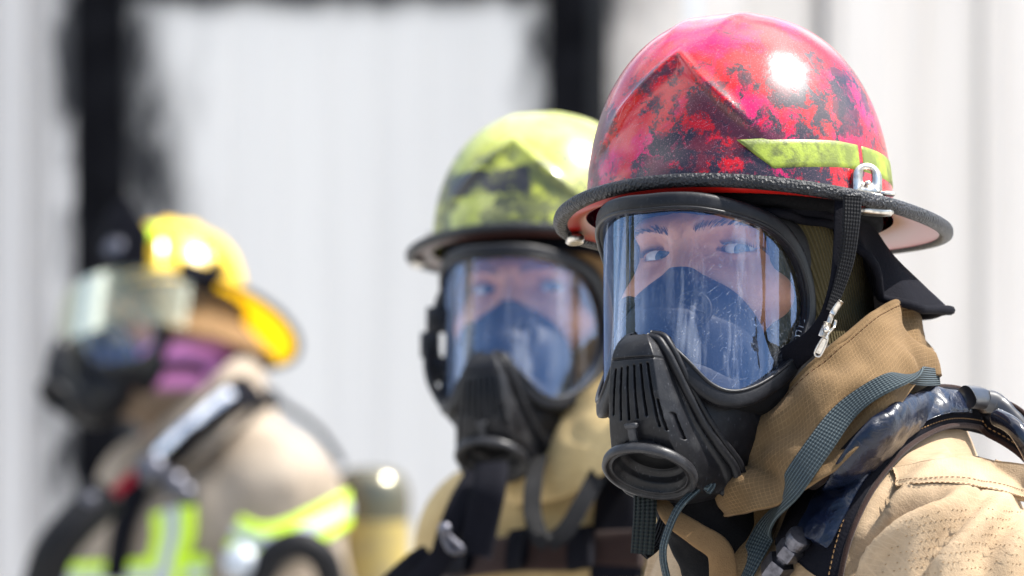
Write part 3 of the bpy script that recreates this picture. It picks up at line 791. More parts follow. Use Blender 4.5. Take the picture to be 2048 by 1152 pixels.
def coat_mesh(B, yaw, h, drop=.62, bulk=1., armfwd=.0, zoff=0., folds=1., arm=True):
    "turnout coat: trunk, shoulders and sleeves as one blended surface. B = neck base, yaw = way the chest faces"
    Fv = np.array([-math.sin(R(yaw)), -math.cos(R(yaw)), 0]); Lv = np.array([math.cos(R(yaw)), -math.sin(R(yaw)), 0]); U = np.array([0, 0, 1.])
    B = np.array(B); g = lambda s, f, u: B + Lv * s + Fv * f + U * u
    RM = np.stack([Lv, Fv, U]).astype(np.float32)
    def fn(P):
        q = (P - B.astype(np.float32)) @ RM.T
        d = ell(q, (0, -.005, -.27), (.205 * bulk, .135 * bulk, .30))
        lw = np.maximum(np.maximum(np.hypot(q[..., 0] / (.19 * bulk), q[..., 1] / (.145 * bulk)) - 1, 0) * .15 - .0, 0)
        col_ = np.hypot(q[..., 0] / (.185 * bulk), q[..., 1] / (.14 * bulk)); cyl = (col_ - 1) * .15; cyl = np.maximum(cyl, q[..., 2] + .30); cyl = np.maximum(cyl, -drop - q[..., 2])
        d = smin(d, cyl, .06)
        d = smin(d, cap(q, (-.13, -.01, -.095), (.13, -.01, -.095), .070), .06)
        d = smin(d, cap(q, (0, -.01, -.02), (0, -.005, -.13), .080, .13), .06)
        if arm:
            for sg in (1, -1):
                sh = (sg * .170, -.005, -.110); el = (sg * .215, .01 + armfwd, -.40); wr = (sg * .205, .16 + armfwd, -.60)
                d = smin(d, cap(q, sh, el, .083, .070), .045); d = smin(d, cap(q, el, wr, .070, .055), .03)
        # cloth folds: stretched noise, stronger under the shoulder and at the elbow
        w1 = vn(q * np.array([1, 1, .45], np.float32), 11); w2 = vn(q * np.array([1.2, 1.2, .5], np.float32) + 3 * vn(q, 5)[..., None] * .02, 26)
        fr = 1 - 2 * np.abs(vn((q @ np.array([[.8, .1, .5], [0, 1, 0], [-.5, .1, .8]], np.float32)) * np.array([2.6, 1, .9], np.float32), 7))
        return d + folds * (w1 * .006 + w2 * .0028 - .0075 * np.clip(fr - .45, 0, 1))
    lo = g(0, 0, 0) - np.array([.33, .33, drop + .02]); hi = g(0, 0, 0) + np.array([.33, .33, .09])
    v, F = surfnet(fn, lo, hi, h)
    q = (v - B) @ np.stack([Lv, Fv, U]).T
    uv = np.stack([q[:, 1] * .9 + q[:, 0] * .45, q[:, 2]], 1)
    return v, F, uv, g
def legs(B, yaw, root, trm):
    "trousers and boots down to the ground"
    Fv = np.array([-math.sin(R(yaw)), -math.cos(R(yaw)), 0]); Lv = np.array([math.cos(R(yaw)), -math.sin(R(yaw)), 0]); RM = np.stack([Lv, Fv, [0, 0, 1]]).astype(np.float32)
    b = np.array([B[0], B[1], 0], np.float32); hz = B[2] - .58
    def ft(P):
        q = (P - b) @ RM.T; d = ell(q, (0, 0, hz), (.17, .13, .14))
        for sg in (1, -1): d = smin(d, cap(q, (sg * .09, 0, hz), (sg * .12, .01, .5), .10, .085), .03); d = smin(d, cap(q, (sg * .12, .01, .5), (sg * .13, -.01, .16), .085, .08), .03)
        return d + vn(q, 14) * .006
    v, F = surfnet(ft, (b[0] - .3, b[1] - .3, .05), (b[0] + .3, b[1] + .3, hz + .15), .016); mk('trousers', v, F, trm, root)
    for sg in (1, -1):
        def fb(P):
            q = (P - b) @ RM.T; d = cap(q, (sg * .13, -.01, .22), (sg * .13, -.02, .05), .06, .055); d = smin(d, cap(q, (sg * .13, 0, .045), (sg * .14, .15, .04), .048, .042), .03)
            return np.maximum(d, -q[..., 2] + .002)
        v, F = surfnet(fb, (b[0] - .35, b[1] - .35, -.02), (b[0] + .35, b[1] + .35, .3), .014); mk('boot', v, F, M['rubber_matte'], root)
def glove(P0, d, n, root, mat):
    "a relaxed gloved hand: palm, four curled fingers, a thumb off the side"
    P0 = np.array(P0); d = nrm(d); n = nrm(n - d * np.dot(n, d)); t = np.cross(d, n)
    seg = []
    for i, (o, l) in enumerate(((-.030, .068), (-.010, .078), (.010, .074), (.029, .058))):
        a = P0 + d * .095 + t * o; b_ = a + d * l * .5 - n * .008; c = b_ + d * l * .3 - n * .018; e = c + d * l * .12 - n * .02; seg.append((a, b_, c, e))
    th = (P0 + d * .025 - t * .030, P0 + d * .055 - t * .058 - n * .01, P0 + d * .085 - t * .062 - n * .025)
    RM = np.stack([t, n, d]).astype(np.float32)
    def fn(P):
        q = (P - P0.astype(np.float32)) @ RM.T
        r = ell(q, (0, 0, .05), (.046, .020, .058)); r = smin(r, cap(q, (0, 0, -.06), (0, 0, .02), .040, .032), .02)
        for s in seg:
            for a, b_ in zip(s[:-1], s[1:]): r = smin(r, cap(P, a, b_, .0105, .0098), .005)
        for a, b_ in zip(th[:-1], th[1:]): r = smin(r, cap(P, a, b_, .0135, .0115), .008)
        return r
    v, F = surfnet(fn, P0 - .2, P0 + .2, .0045); return mk('glove', v, F, mat, root)
# ---------------------------------------------------------------- setting: ground and the burnt metal building
def ground():
    m = Mt('concrete_yard'); v = m.co(); n = m.noise(v, 3, 6, .6)
    mat = m.pbr(m.mix(m.ramp(n, .3, .7), (.42, .41, .39), (.30, .29, .28)), .9)
    o = mk('ground', [(-400, -400, 0), (400, -400, 0), (400, 400, 0), (-400, 400, 0)], [(0, 1, 2, 3)], mat, None, smooth=False); tag(o, kind='structure')
ground()
YW = 6.4
def reflection_ridge():
    "added unseen ridge behind and beside the camera, a dark horizon for reflections"
    V = []; n = 160
    for i in range(n):
        a = math.pi * (.93 + 1.14 * i / (n - 1)); h = 20 + 7 * math.sin(i * .17) + 3.5 * math.sin(i * .53 + 1) + 1.5 * math.sin(i * 1.7)
        for r, z in ((95, -1), (120, h * .55), (140, h), (170, h * .8), (230, -1)): V.append((r * math.cos(a), r * math.sin(a), z))
    m = Mt('dark_ridge'); v = m.co(); mat = m.pbr(m.mix(m.ramp(m.noise(v, .12, 8, .7), .35, .65), (.012, .018, .008), (.045, .055, .025)), .95)
    tag(mk('reflection_ridge', V, gridF(n, 5), mat, None), kind='structure')
reflection_ridge()  # added out of view to darken the visor and helmet reflections
def wx_(px): return (px - 1024) * K * (DCAM + YW)
def wz_(py): return ZC - (py - 576) * K * (DCAM + YW)
def sootmat(name, c, c2, edges, top=None, streak=.3):
    "painted sheet steel; soot creeps in from the listed edges (local x, width, side)"
    m = Mt(name); v = m.co(); sp = m.n('ShaderNodeSeparateXYZ', {0: v})
    st = m.noise(m.co((1, 1, .06)), 7, 6, .65); bl = m.noise(m.co((1, 1, .35)), 5, 6, .7)
    cc = m.mix(m.math('MULTIPLY', m.ramp(st, .35, .75), streak), c, c2)
    acc = None
    for x0, w, sgn in edges:
        d = m.math('MULTIPLY', m.math('SUBTRACT', sp.outputs[0], x0), sgn)
        d = m.math('ADD', d, m.math('MULTIPLY', m.math('SUBTRACT', bl, .5), -.5))
        f = m.n('ShaderNodeMapRange', {0: d, 1: w, 2: -w * .2, 3: 0., 4: 1.}).outputs[0]
        acc = f if acc is None else m.math('MAXIMUM', acc, f)
    if top is not None:
        z0, w = top
        d = m.math('ADD', m.math('SUBTRACT', z0, sp.outputs[2]), m.math('MULTIPLY', m.math('SUBTRACT', bl, .5), -.12))
        f = m.n('ShaderNodeMapRange', {0: d, 1: w, 2: 0., 3: 0., 4: 1.}).outputs[0]
        acc = f if acc is None else m.math('MAXIMUM', acc, f)
    if acc is not None: cc = m.mix(m.math('POWER', acc, 1.6), cc, (.012, .011, .012))
    return m.pbr(cc, .5)
def siding(name, x0, x1, z0, z1, y, pitch, depth, mat, wide=.6):
    xs = []; x = x0
    prof = []
    while x < x1:
        for q, dd in ((0, 0), (wide * .5 - .04, 0), (wide * .5 + .04, depth), (wide * .5 + .5 * (1 - wide) + .12, depth), (wide * .5 + .5 * (1 - wide) + .2, 0)):
            xx = min(x + q * pitch, x1); prof.append((xx, y + dd))
        x += pitch
    prof.append((x1, y)); P = []
    for a in prof:
        if not P or a[0] > P[-1][0] + 1e-4: P.append(a)
    V = []; n = len(P)
    for z in (z0, z1): V += [(a, b, z) for a, b in P]
    V += [(P[-1][0], y + .12, z0), (P[0][0], y + .12, z0), (P[-1][0], y + .12, z1), (P[0][0], y + .12, z1)]
    F = [(i, i + 1, n + i + 1, n + i) for i in range(n - 1)]
    k = 2 * n; F += [(k, k + 1, k + 3, k + 2), (n - 1, k, k + 2, 2 * n - 1), (k + 1, 0, n, k + 3)]
    return mk(name, V, F, mat, None, smooth=False)
o = siding('corrugated_wall', -7, wx_(150), 0, 3.4, YW, .095, .024, sootmat('left_siding_paint', (.62, .585, .545), (.33, .31, .30), [(wx_(150), .06, -1)], streak=.55))
tag(o, 'light grey corrugated steel wall at the left edge beside the charred post', 'wall')
o = siding('corrugated_wall', wx_(1216), 8, 0, 3.4, YW - .01, .16, .010, sootmat('right_siding_paint', (.90, .815, .72), (.62, .54, .45), [(wx_(1235), .17, 1)], streak=.75), wide=.62)
tag(o, 'cream white ribbed steel wall behind the red helmet', 'wall')
wallr = o
mk('corner_trim', *box((wx_(1387), YW - .016, 1.7), (.024, .012, 3.4)), Mt('white_trim').pbr((.86, .85, .82), .5), wallr, smooth=False)
mk('seam_strip', *box((wx_(1641), YW - .016, 2.55), (.016, .010, 1.7)), Mt('grey_seam').pbr((.16, .15, .145), .7), wallr, smooth=False)
mk('seam_strip', *box((wx_(1960), YW - .016, 1.7), (.010, .010, 3.4)), Mt('pale_seam').pbr((.42, .40, .37), .7), wallr, smooth=False)
root = empty('door_frame', loc=(wx_(640), YW + .02, 0), label='charred black steel door frame standing around the pale door panel', cat='door frame')
charm = Mt('charred_steel'); vv = charm.co(); nn = charm.noise(vv, 12, 6, .7)
charm = charm.pbr(charm.mix(charm.ramp(nn, .4, .75), (.004, .004, .005), (.012, .012, .014)), .9, normal=charm.bump(nn, .6, .01), Specular_IOR_Level=.05)
def rough_bar(x0, x1, z0, z1, y, d, vert=True):
    V = []; n = 90
    for i in range(n):
        t = i / (n - 1); a = .004 * math.sin(t * 37); b = .006 * math.sin(t * 23 + 1) + .003 * math.sin(t * 61)
        if vert:
            z = z0 + (z1 - z0) * t; V += [(x0, y, z), (x1 + b, y, z), (x1 + b, y + d, z), (x0, y + d, z)]
        else:
            x = x0 + (x1 - x0) * t; V += [(x, y, z0 + a), (x, y, z1), (x, y + d, z1), (x, y + d, z0 + a)]
    return V, gridF(n, 4, cv=True) + [(0, 1, 2, 3), (4 * n - 4, 4 * n - 3, 4 * n - 2, 4 * n - 1)]
mk('jamb', *rough_bar(wx_(151), wx_(243), 0, 3.3, YW + .0, .1), charm, root, smooth=False)
mk('jamb', *rough_bar(wx_(1094), wx_(1175), 0, 3.3, YW + .0, .1), charm, root, smooth=False)
mk('lintel', *rough_bar(wx_(250), wx_(1090), wz_(-22), 2.6, YW + .01, .1, vert=False), charm, root, smooth=False)
# soot-blackened lining beside each jamb, then the pale leaf of the door
root = empty('sliding_door', loc=(wx_(640), YW + .12, 0), label='pale grey sliding steel door with soot stained edges inside the charred frame', cat='door')
dm = sootmat('door_paint', (.75, .712, .655), (.61, .58, .54), [(wx_(250) - wx_(640), .13, 1), (wx_(1092) - wx_(640), .08, -1)], top=(wz_(-6), .05), streak=.7)
V = []; n = 220
for z in (0, 3.2):
    for i in range(n):
        x = wx_(200) + (wx_(1216) - wx_(200)) * i / (n - 1); V.append((x, YW + .03 + .003 * (math.sin(x * 70) > .85), z))
mk('door_leaf', V, [(i, i + 1, n + i + 1, n + i) for i in range(n - 1)], dm, root, smooth=False)
mk('handle', *bevbox((wx_(980), YW + .1, 1.05), (.03, .05, .25)), M['dark_metal'], root)

# ---------------------------------------------------------------- foreground firefighter (red helmet)
GR_M, GR_P = 'full-face breathing masks worn by the firefighters', 'firefighters standing in a row'
M1 = head_matrix(1481, 531, 0, 30, 9)
B1 = np.array(W(1672, 880, .03)); YB1 = 70
P1 = make_person(M1, (B1[0], B1[1], 0), .0021, M['skin'], neck=B1 + [0, 0, .03],
                 label='front firefighter in tan coat looking at the camera, wearing the red helmet', cat='person', group=GR_P)
hood1, hood1_b = hood(M1, B1, M['hood'], P1, h=.0035)
cv, cF, cuv, g1 = coat_mesh(B1, YB1, .0048, folds=1.5)
def creases(V, F, lines):
    "press and raise folds in a cloth along drawn lines (photo px): (points, depth, width)"
    N = vnormals(V, F); D = DCAM + V[:, 1]; px = 1024 + V[:, 0] / (K * D); py = 576 - (V[:, 2] - ZC) / (K * D)
    front = N[:, 1] < .35; dsp = np.zeros(len(V))
    for pts, dep, w in lines:
        C = resample(catmull(pts, 8), 60); T = nrm(np.gradient(C, axis=0)); best = np.full(len(V), 1e9); sd = np.zeros(len(V)); tt = np.zeros(len(V))
        for i in range(60):
            dx = px - C[i, 0]; dy = py - C[i, 1]; d = np.hypot(dx, dy); m = d < best
            best[m] = d[m]; sd[m] = (T[i, 0] * dy - T[i, 1] * dx)[m]; tt[m] = i / 59
        fade = np.sin(np.pi * np.clip(tt * .9 + .05, 0, 1)) ** .6
        dsp += fade * (-dep * np.exp(-(best / w) ** 2) + dep * .8 * np.exp(-((sd + 1.6 * w) / (w * 1.1)) ** 2) * (best < 5 * w)) * front
    return V + N * dsp[:, None]
cv = creases(cv, cF, [([(1880, 985), (1790, 1040), (1720, 1100), (1690, 1175)], .017, 16), ([(1960, 1000), (1900, 1060), (1850, 1120), (1840, 1180)], .012, 18),
                      ([(1840, 930), (1780, 985), (1735, 1050)], .009, 12), ([(2040, 1020), (1990, 1080), (1960, 1150)], .010, 22), ([(1640, 985), (1600, 1060), (1570, 1160)], .010, 14)])
coat1 = mk('coat', cv, cF, M['coat'], P1, uv=cuv); coat1_b = bvh_of(cv, cF)
legs(B1, YB1, P1, M['coat'])
for sg in (1, -1):
    wr = g1(sg * .205, .16, -.60); glove(wr, g1(0, .5, -.6) - B1, g1(0, -.6, -.5) - B1, P1, M['leather'])
mask1 = mask_proto(M1, label='black rubber breathing mask with clear visor on the face under the red helmet', cat='breathing mask', group=GR_M)
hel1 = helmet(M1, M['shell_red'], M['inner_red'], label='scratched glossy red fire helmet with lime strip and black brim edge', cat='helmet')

# collar: loops of points (px, py, y), near side as seen, far side behind the neck
def loops_surface(loops, nseg=140, nrow=26, fold=.0, seed=0, scale=1.):
    L_ = []
    for lp in loops:
        c = catmull(np.array([W(*p) for p in lp]), 12, closed=True)
        d = np.r_[0, np.cumsum(np.linalg.norm(np.diff(np.vstack([c, c[:1]]), axis=0), axis=1))]
        L_.append(resample(c, nseg, closed=True))
    L_ = np.array(L_)
    rows = np.stack([catmull(L_[:, i], nrow // (len(loops) - 1)) for i in range(nseg)], 1)
    nr = rows.shape[0]; cen = rows.mean((0, 1))
    ax = nrm(rows[0].mean(0) - rows[-1].mean(0)); out = rows - cen; out = nrm(out - (out @ ax)[..., None] * ax)
    t = np.linspace(0, 1, nr)[:, None]
    dis = fold * (vn(rows * np.array([1., 1., 1.]) * 1, 22 * scale) * .6 + .5 * vn(rows + 5, 48 * scale)) 
    fr = 1 - 2 * np.abs(vn(rows @ np.array([[.9, 0, .5], [0, 1, 0], [-.55, 0, 2.2]]), 13 * scale)); dis = dis - fold * 1.4 * np.clip(fr - .4, 0, 1) * np.sin(np.pi * np.clip(t * 1.05, 0, 1)) ** .5
    rows = rows + out * dis[..., None]
    per = np.linalg.norm(np.roll(rows[0], -1, 0) - rows[0], axis=1); u = np.r_[0, np.cumsum(per)[:-1]]
    hgt = np.r_[0, np.cumsum(np.linalg.norm(np.diff(rows.mean(1), axis=0), axis=1))] * 1.15
    uv = np.stack(np.broadcast_arrays(u[None, :], hgt[:, None]), -1)
    return rows, uv, out
def collar(loops, mat, parent, name='collar', th=.004, fold=.004, stitch=True, rows_at=(.09, .12), seed=0, scale=1.):
    rows, uv, out = loops_surface(loops, fold=fold, scale=scale); nr, ns = rows.shape[:2]
    inner = rows - out * th
    V = np.concatenate([rows.reshape(-1, 3), inner[::-1].reshape(-1, 3)]); UV = np.concatenate([uv.reshape(-1, 2), uv[::-1].reshape(-1, 2)])
    F = gridF(2 * nr, ns, cv=True) + [((2 * nr - 1) * ns + i, (2 * nr - 1) * ns + (i + 1) % ns, (i + 1) % ns, i) for i in range(ns)]
    o = mk(name, V, F, mat, parent, uv=UV)
    # piping along the rim
    v, f_, _ = sweep(rows[0] - out[0] * th / 2, circ(th * .62, 10), closed=True); mk('rim_piping', v, f_, mat, o)
    if stitch:
        mb = MB()
        for q in rows_at:
            ln = rows[int(q * (nr - 1))] + out[int(q * (nr - 1))] * .0004
            ln = resample(ln, 400, closed=True)
            for i in range(0, 398, 3):
                v, f_, _ = sweep(ln[i:i + 3], circ(.00042, 5), scale=[.6, 1, .6]); mb.add(v, f_)
        mb.build('stitching', M['stitch'], o)
    return o, bvh_of(rows.reshape(-1, 3), gridF(nr, ns, cv=True)), rows
top = [(1405, 925, -.04), (1470, 856, -.075), (1560, 790, -.10), (1640, 722, -.105), (1720, 650, -.085), (1783, 610, -.03), (1822, 622, .03), (1815, 665, .09), (1720, 720, .13), (1560, 800, .12), (1440, 880, .05)]
m1_ = [(1385, 975, -.05), (1480, 915, -.105), (1580, 845, -.135), (1670, 775, -.14), (1745, 705, -.115), (1812, 655, -.05), (1858, 690, .03), (1840, 730, .10), (1720, 780, .15), (1560, 850, .14), (1420, 930, .06)]
m2_ = [(1390, 1010, -.055), (1500, 975, -.13), (1600, 910, -.16), (1695, 835, -.165), (1775, 765, -.14), (1830, 705, -.07), (1866, 735, .03), (1845, 775, .11), (1720, 830, .16), (1560, 900, .15), (1430, 970, .06)]
m3_ = [(1420, 1035, -.06), (1530, 1020, -.145), (1640, 960, -.175), (1730, 880, -.18), (1800, 810, -.15), (1845, 755, -.08), (1872, 780, .03), (1850, 820, .11), (1720, 880, .16), (1560, 950, .15), (1450, 1010, .06)]
col1, col1_b, col1_rows = collar([top, m1_, m2_, m3_], M['collar'], P1, fold=.013)
# ---------------------------------------------------------------- gear on the foreground firefighter
HG = [coat1_b, col1_b]
def add_stitch(mb, P, N=None, r=.00032, dash=.0022, gap=.0016):
    L_ = np.linalg.norm(np.diff(P, axis=0), axis=1).sum(); n = int(L_ / (dash + gap)); Q = resample(P, n * 3 + 1)
    for i in range(n):
        v, f_, _ = sweep(Q[3 * i:3 * i + 3], circ(r, 5), scale=[.6, 1, .6]); mb.add(v, f_)
def patch(bvhs, left, right, off=.004, th=.004, n=60, m=16, sm=8, crumple=0., edge=.8, cs=60, sag=0.):
    """padded strap between two pixel edge lines, laid on the surfaces; closed body with thickness"""
    A = resample(catmull([p[:2] for p in left], 8), n); B_ = resample(catmull([p[:2] for p in right], 8), n)
    Y = np.full((n, m), np.nan); PX = np.zeros((n, m, 2))
    for i in range(n):
        for j in range(m):
            t = j / (m - 1); c = A[i] * (1 - t) + B_[i] * t; PX[i, j] = c
            p, nn = hit(bvhs, *c)
            if nn is not None: Y[i, j] = p[1]
    while np.isnan(Y).any():
        Z = np.pad(Y, 1, constant_values=np.nan); st = np.stack([Z[a:a + n, b:b + m] for a in range(3) for b in range(3)])
        fill = np.nanmean(np.where(np.isnan(st), np.nan, st), axis=0) if not np.isnan(st).all() else None
        Y = np.where(np.isnan(Y), fill, Y)
    for _ in range(sm):
        Z = np.pad(Y, 1, mode='edge'); Y = (Z[:-2, 1:-1] + Z[2:, 1:-1] + Z[1:-1, :-2] + Z[1:-1, 2:] + 2 * Y) / 6
    P = np.array([[W(PX[i, j, 0], PX[i, j, 1], Y[i, j]) for j in range(m)] for i in range(n)])
    N = nrm(np.cross(np.gradient(P, axis=0), np.gradient(P, axis=1))); s = np.sign(N[..., 1].mean()); N = -N * s
    t = np.linspace(-1, 1, m)[None]; prof = (1 - np.abs(t) ** 4) * edge + (1 - edge)
    top_ = P + N * (off + th * prof)[..., None]
    if crumple:
        k = vn(top_ * 1., cs) + .6 * (1 - 2 * np.abs(vn(top_ * np.array([1, 1, 1.]) + 3, cs * .7))); top_ = top_ + N * (crumple * k)[..., None]
    bot = P + N * (off - .006)
    V = np.concatenate([top_.reshape(-1, 3), bot.reshape(-1, 3)]); F = gridF(n, m); F += [tuple(x + n * m for x in f[::-1]) for f in gridF(n, m)]
    o = n * m; ring_ = [(i, 0) for i in range(n)] + [(n - 1, j) for j in range(1, m)] + [(i, m - 1) for i in range(n - 2, -1, -1)] + [(0, j) for j in range(m - 2, 0, -1)]
    ids = [a * m + b for a, b in ring_]; F += [(ids[k], ids[(k + 1) % len(ids)], ids[(k + 1) % len(ids)] + o, ids[k] + o) for k in range(len(ids))]
    w_ = np.r_[0, np.cumsum(np.linalg.norm(np.diff(P[n // 2], axis=0), axis=1))]; l_ = np.r_[0, np.cumsum(np.linalg.norm(np.diff(P[:, m // 2], axis=0), axis=1))]
    uv = np.stack(np.broadcast_arrays(w_[None, :], l_[:, None]), -1).reshape(-1, 2)
    return V, F, np.concatenate([uv, uv]), top_, N
# breathing apparatus harness: pad with piping, taped hose, coupling
har = empty('harness', loc=tuple(np.array(W(1800, 900, -.25))), label='black padded air tank shoulder harness with shiny navy tape on the front firefighter', cat='harness', group='shoulder harnesses carried by the firefighters')
padL = [(2075, 862), (2030, 815), (1950, 790), (1850, 785), (1775, 812), (1705, 872), (1640, 950), (1590, 1030), (1560, 1090)]
padR = [(2080, 960), (2030, 905), (1960, 868), (1885, 862), (1820, 895), (1765, 955), (1722, 1030), (1693, 1110), (1680, 1175)]
v, F, uv, tp, tn = patch(HG, padL, padR, off=.006, th=.008, n=90, m=22, sm=16)
pad = mk('shoulder_pad', v, F, M['black_cloth'], har, uv=uv); pad_b = bvh_of(v, F)
for j in (0, -1):
    for k, r in ((0, .0021),):
        Pp = tp[:, j] + tn[:, j] * .0005; vv_, ff, _ = sweep(Pp, circ(r, 8)); mk('piping', vv_, ff, M['brown_web'], pad)
Pp = tp[:, -3] + tn[:, -3] * .0004; mb = MB(); add_stitch(mb, Pp, r=.0005); mb.build('stitching', M['leather'], pad)
tL = [(1925, 792), (1860, 786), (1800, 806), (1745, 842), (1690, 905), (1645, 975), (1610, 1038), (1592, 1072)]
tR = [(1935, 828), (1880, 832), (1820, 862), (1765, 918), (1722, 975), (1690, 1035), (1665, 1085), (1655, 1098)]
v, F, uv, tp2, tn2 = patch([pad_b], tL, tR, off=.0035, th=.0032, n=110, m=36, sm=10, crumple=.0013, edge=.5, cs=95)
mk('tape_wrap', v, F, M['tape'], har, uv=uv)
v, F, uv = ribbon([pad_b], [(1915, 808), (1960, 808), (2000, 826), (2030, 862)], .019, off=.009, th=.012, prof=sup(.017, .012, 20, 2.5)); mk('strap_cover', v, F, M['black_leather'], har, uv=uv)
v, F, uv = sweep(catmull([W(1995, 835, -.04), W(2035, 862, -.06), W(2075, 940, -.06), W(2095, 1040, -.04)], 8), circ(.0065, 14)); mk('air_hose', v, F, M['black_gloss'], har)
a, an = on_surface([pad_b, coat1_b], [(1628, 1072), (1612, 1092), (1590, 1118), (1548, 1172)], .010, 24)
dirv = nrm(a[-1] - a[0])
c0 = a[2]; v, F = lathe([(0, 0), (.0085, 0), (.009, .002), (.009, .006), (.0075, .007), (.0075, .012)], c0, dirv, 28)
mbq = MB().add(v, F)
v, F = lathe([(.0075, .010), (.0088, .0105), (.0095, .012), (.0095, .020), (.0088, .0215), (.006, .022)], c0, dirv, 6); mbq.add(v, F)
v, F = lathe([(.006, .021), (.006, .026), (.0098, .0262), (.0104, .028), (.0104, .040), (.0098, .0415), (.0, .0415)], c0, dirv, 6); mbq.add(v, F)
mbq.build('hose_coupling', M['dark_metal'], har, smooth=False)
# ribbed elastic strap over the shoulder
v, F, uv = ribbon(HG, [(1893, 752), (1850, 757), (1800, 768), (1745, 795), (1690, 838), (1645, 895), (1602, 960), (1560, 1035), (1528, 1095), (1498, 1165)], .0205, off=.006, th=.0028, n=110, sm=60, smn=300, env=7, scale=np.interp(np.linspace(0, 1, 110), [0, .15, .6, 1], [.6, .8, 1.0, 1.15]))
el = mk('elastic_strap', v, F, M['web_navy'], har, uv=uv)
# coat details
mb = MB()
yL = [(1785, 938), (1850, 925), (1930, 915), (2060, 930)]; yR = [(1795, 975), (1860, 967), (1950, 975), (2060, 1000)]
v, F, uv, tp3, tn3 = patch([coat1_b], yL, yR, off=.0005, th=.0022, n=40, m=14, sm=4, edge=.5); yk = mk('yoke_patch', v, F, M['coat'], P1, uv=uv)
for j in (-1, -3): add_stitch(mb, tp3[:, j] + tn3[:, j] * .0006)
add_stitch(mb, tp3[0] + tn3[0] * .0006)
mb.build('stitching', M['stitch'], yk)
# rows of quilting stitches on the sleeve
mb = MB()
for k in range(9):
    y0 = 1018 + 17 * k
    Pq, Nq = on_surface([coat1_b], [(1800 - 6 * k, y0 + 26), (1880, y0 + 6), (1960, y0), (2045, y0 + 8)], .0004, 60, 2, 4)
    Q = resample(Pq, 120)
    for i in range(0, 117, 4):
        if random.random() < .25: continue
        jz = np.array([0, 0, (random.random() - .5) * .0012]); v, f_, _ = sweep(Q[i:i + 2] + jz, circ(.0003, 5)); mb.add(v, f_)
mb.build('quilting_stitches', M['quilt_thread'], P1)
# chest folds: storm flap edges and fabric tab
v, F, uv, tp4, tn4 = patch([coat1_b], [(1478, 1012), (1462, 1050), (1448, 1100), (1425, 1175)], [(1585, 985), (1560, 1040), (1535, 1100), (1500, 1175)], off=.004, th=.006, n=40, m=16, sm=10, crumple=.002, cs=30)
fl = mk('storm_flap', v, F, M['collar'], P1, uv=uv)
v, F, uv = ribbon([coat1_b, bvh_of(v, F)], [(1482, 1040), (1490, 1010), (1515, 992), (1560, 990), (1590, 1000)], .012, off=.008, th=.003, n=30); tb = mk('fabric_tab', v, F, M['collar'], P1, uv=uv)
# open front edge below the chin: black lining with a tan lip curling away
ct = np.array([W(1322, 1000, -.10), W(1345, 1035, -.115), (W(1395, 1070, -.12)), W(1440, 1105, -.12), W(1448, 1180, -.12)])
v, F, uv = sweep(catmull(ct, 10), sup(.015, .003, 16, 3.), N=np.tile([.35, -.9, .3], (41, 1)), scale=np.interp(np.linspace(0, 1, 41), [0, .2, 1], [.7, 1, 1.5])); mk('front_flap', v, F, M['leather'], P1, uv=uv)
def flin(P):
    d = cap(P, W(1405, 1010, -.07), W(1470, 1120, -.06), .026, .040); d = smin(d, cap(P, W(1350, 1005, -.08), W(1420, 1040, -.08), .010, .02), .02)
    return d + vn(P, 40) * .006 + vn(P, 90) * .002
c_ = np.array(W(1430, 1070, -.07)); v, F = surfnet(flin, c_ - .09, c_ + .09, .003); mk('front_lining', v, F, M['black_lining'], P1)
# mask neck strap: hanging webbing loop, buckle and cord
ns = MB()
P_ = catmull([W(1290, 975, -.105), W(1290, 1020, -.112), W(1287, 1070, -.115), W(1284, 1108, -.115)], 6)
v, F, uv = sweep(P_, sup(.0165, .0022, 16, 4), N=np.tile([-.25, -1., .0], (len(P_), 1))); s1 = mk('neck_strap', v, F, M['web_green'], mask1, uv=uv)
P_ = catmull([W(1285, 1108, -.110), W(1312, 1085, -.095), W(1330, 1040, -.085), W(1345, 1000, -.08)], 6)
v, F, uv = sweep(P_, sup(.010, .002, 16, 4), N=np.tile([-.25, -1., .0], (len(P_), 1))); mk('neck_strap', v, F, M['web_black'], mask1, uv=uv)
P_ = catmull([W(1425, 945, -.12), W(1398, 975, -.13), W(1358, 1015, -.14), W(1333, 1070, -.14), W(1326, 1115, -.14), W(1340, 1180, -.135)], 8)
v, F, uv = sweep(P_, sup(.0068, .0042, 14, 2.4)); mk('cord', v, F, M['web_navy'], mask1, uv=uv)
P_ = catmull([W(1408, 948, -.125), W(1420, 962, -.13), W(1412, 975, -.132), W(1400, 965, -.13), W(1412, 955, -.128), W(1425, 968, -.13), W(1415, 985, -.132)], 8)
v, F, uv = sweep(P_, circ(.0026, 8)); mk('knot', v, F, M['web_navy'], mask1, uv=uv)
P_ = catmull([W(1424, 936, -.13), W(1427, 945, -.132), W(1425, 954, -.132)], 6); v, F, uv = sweep(P_, circ(.0009, 6)); mk('wire_hook', v, F, M['metal'], mask1)

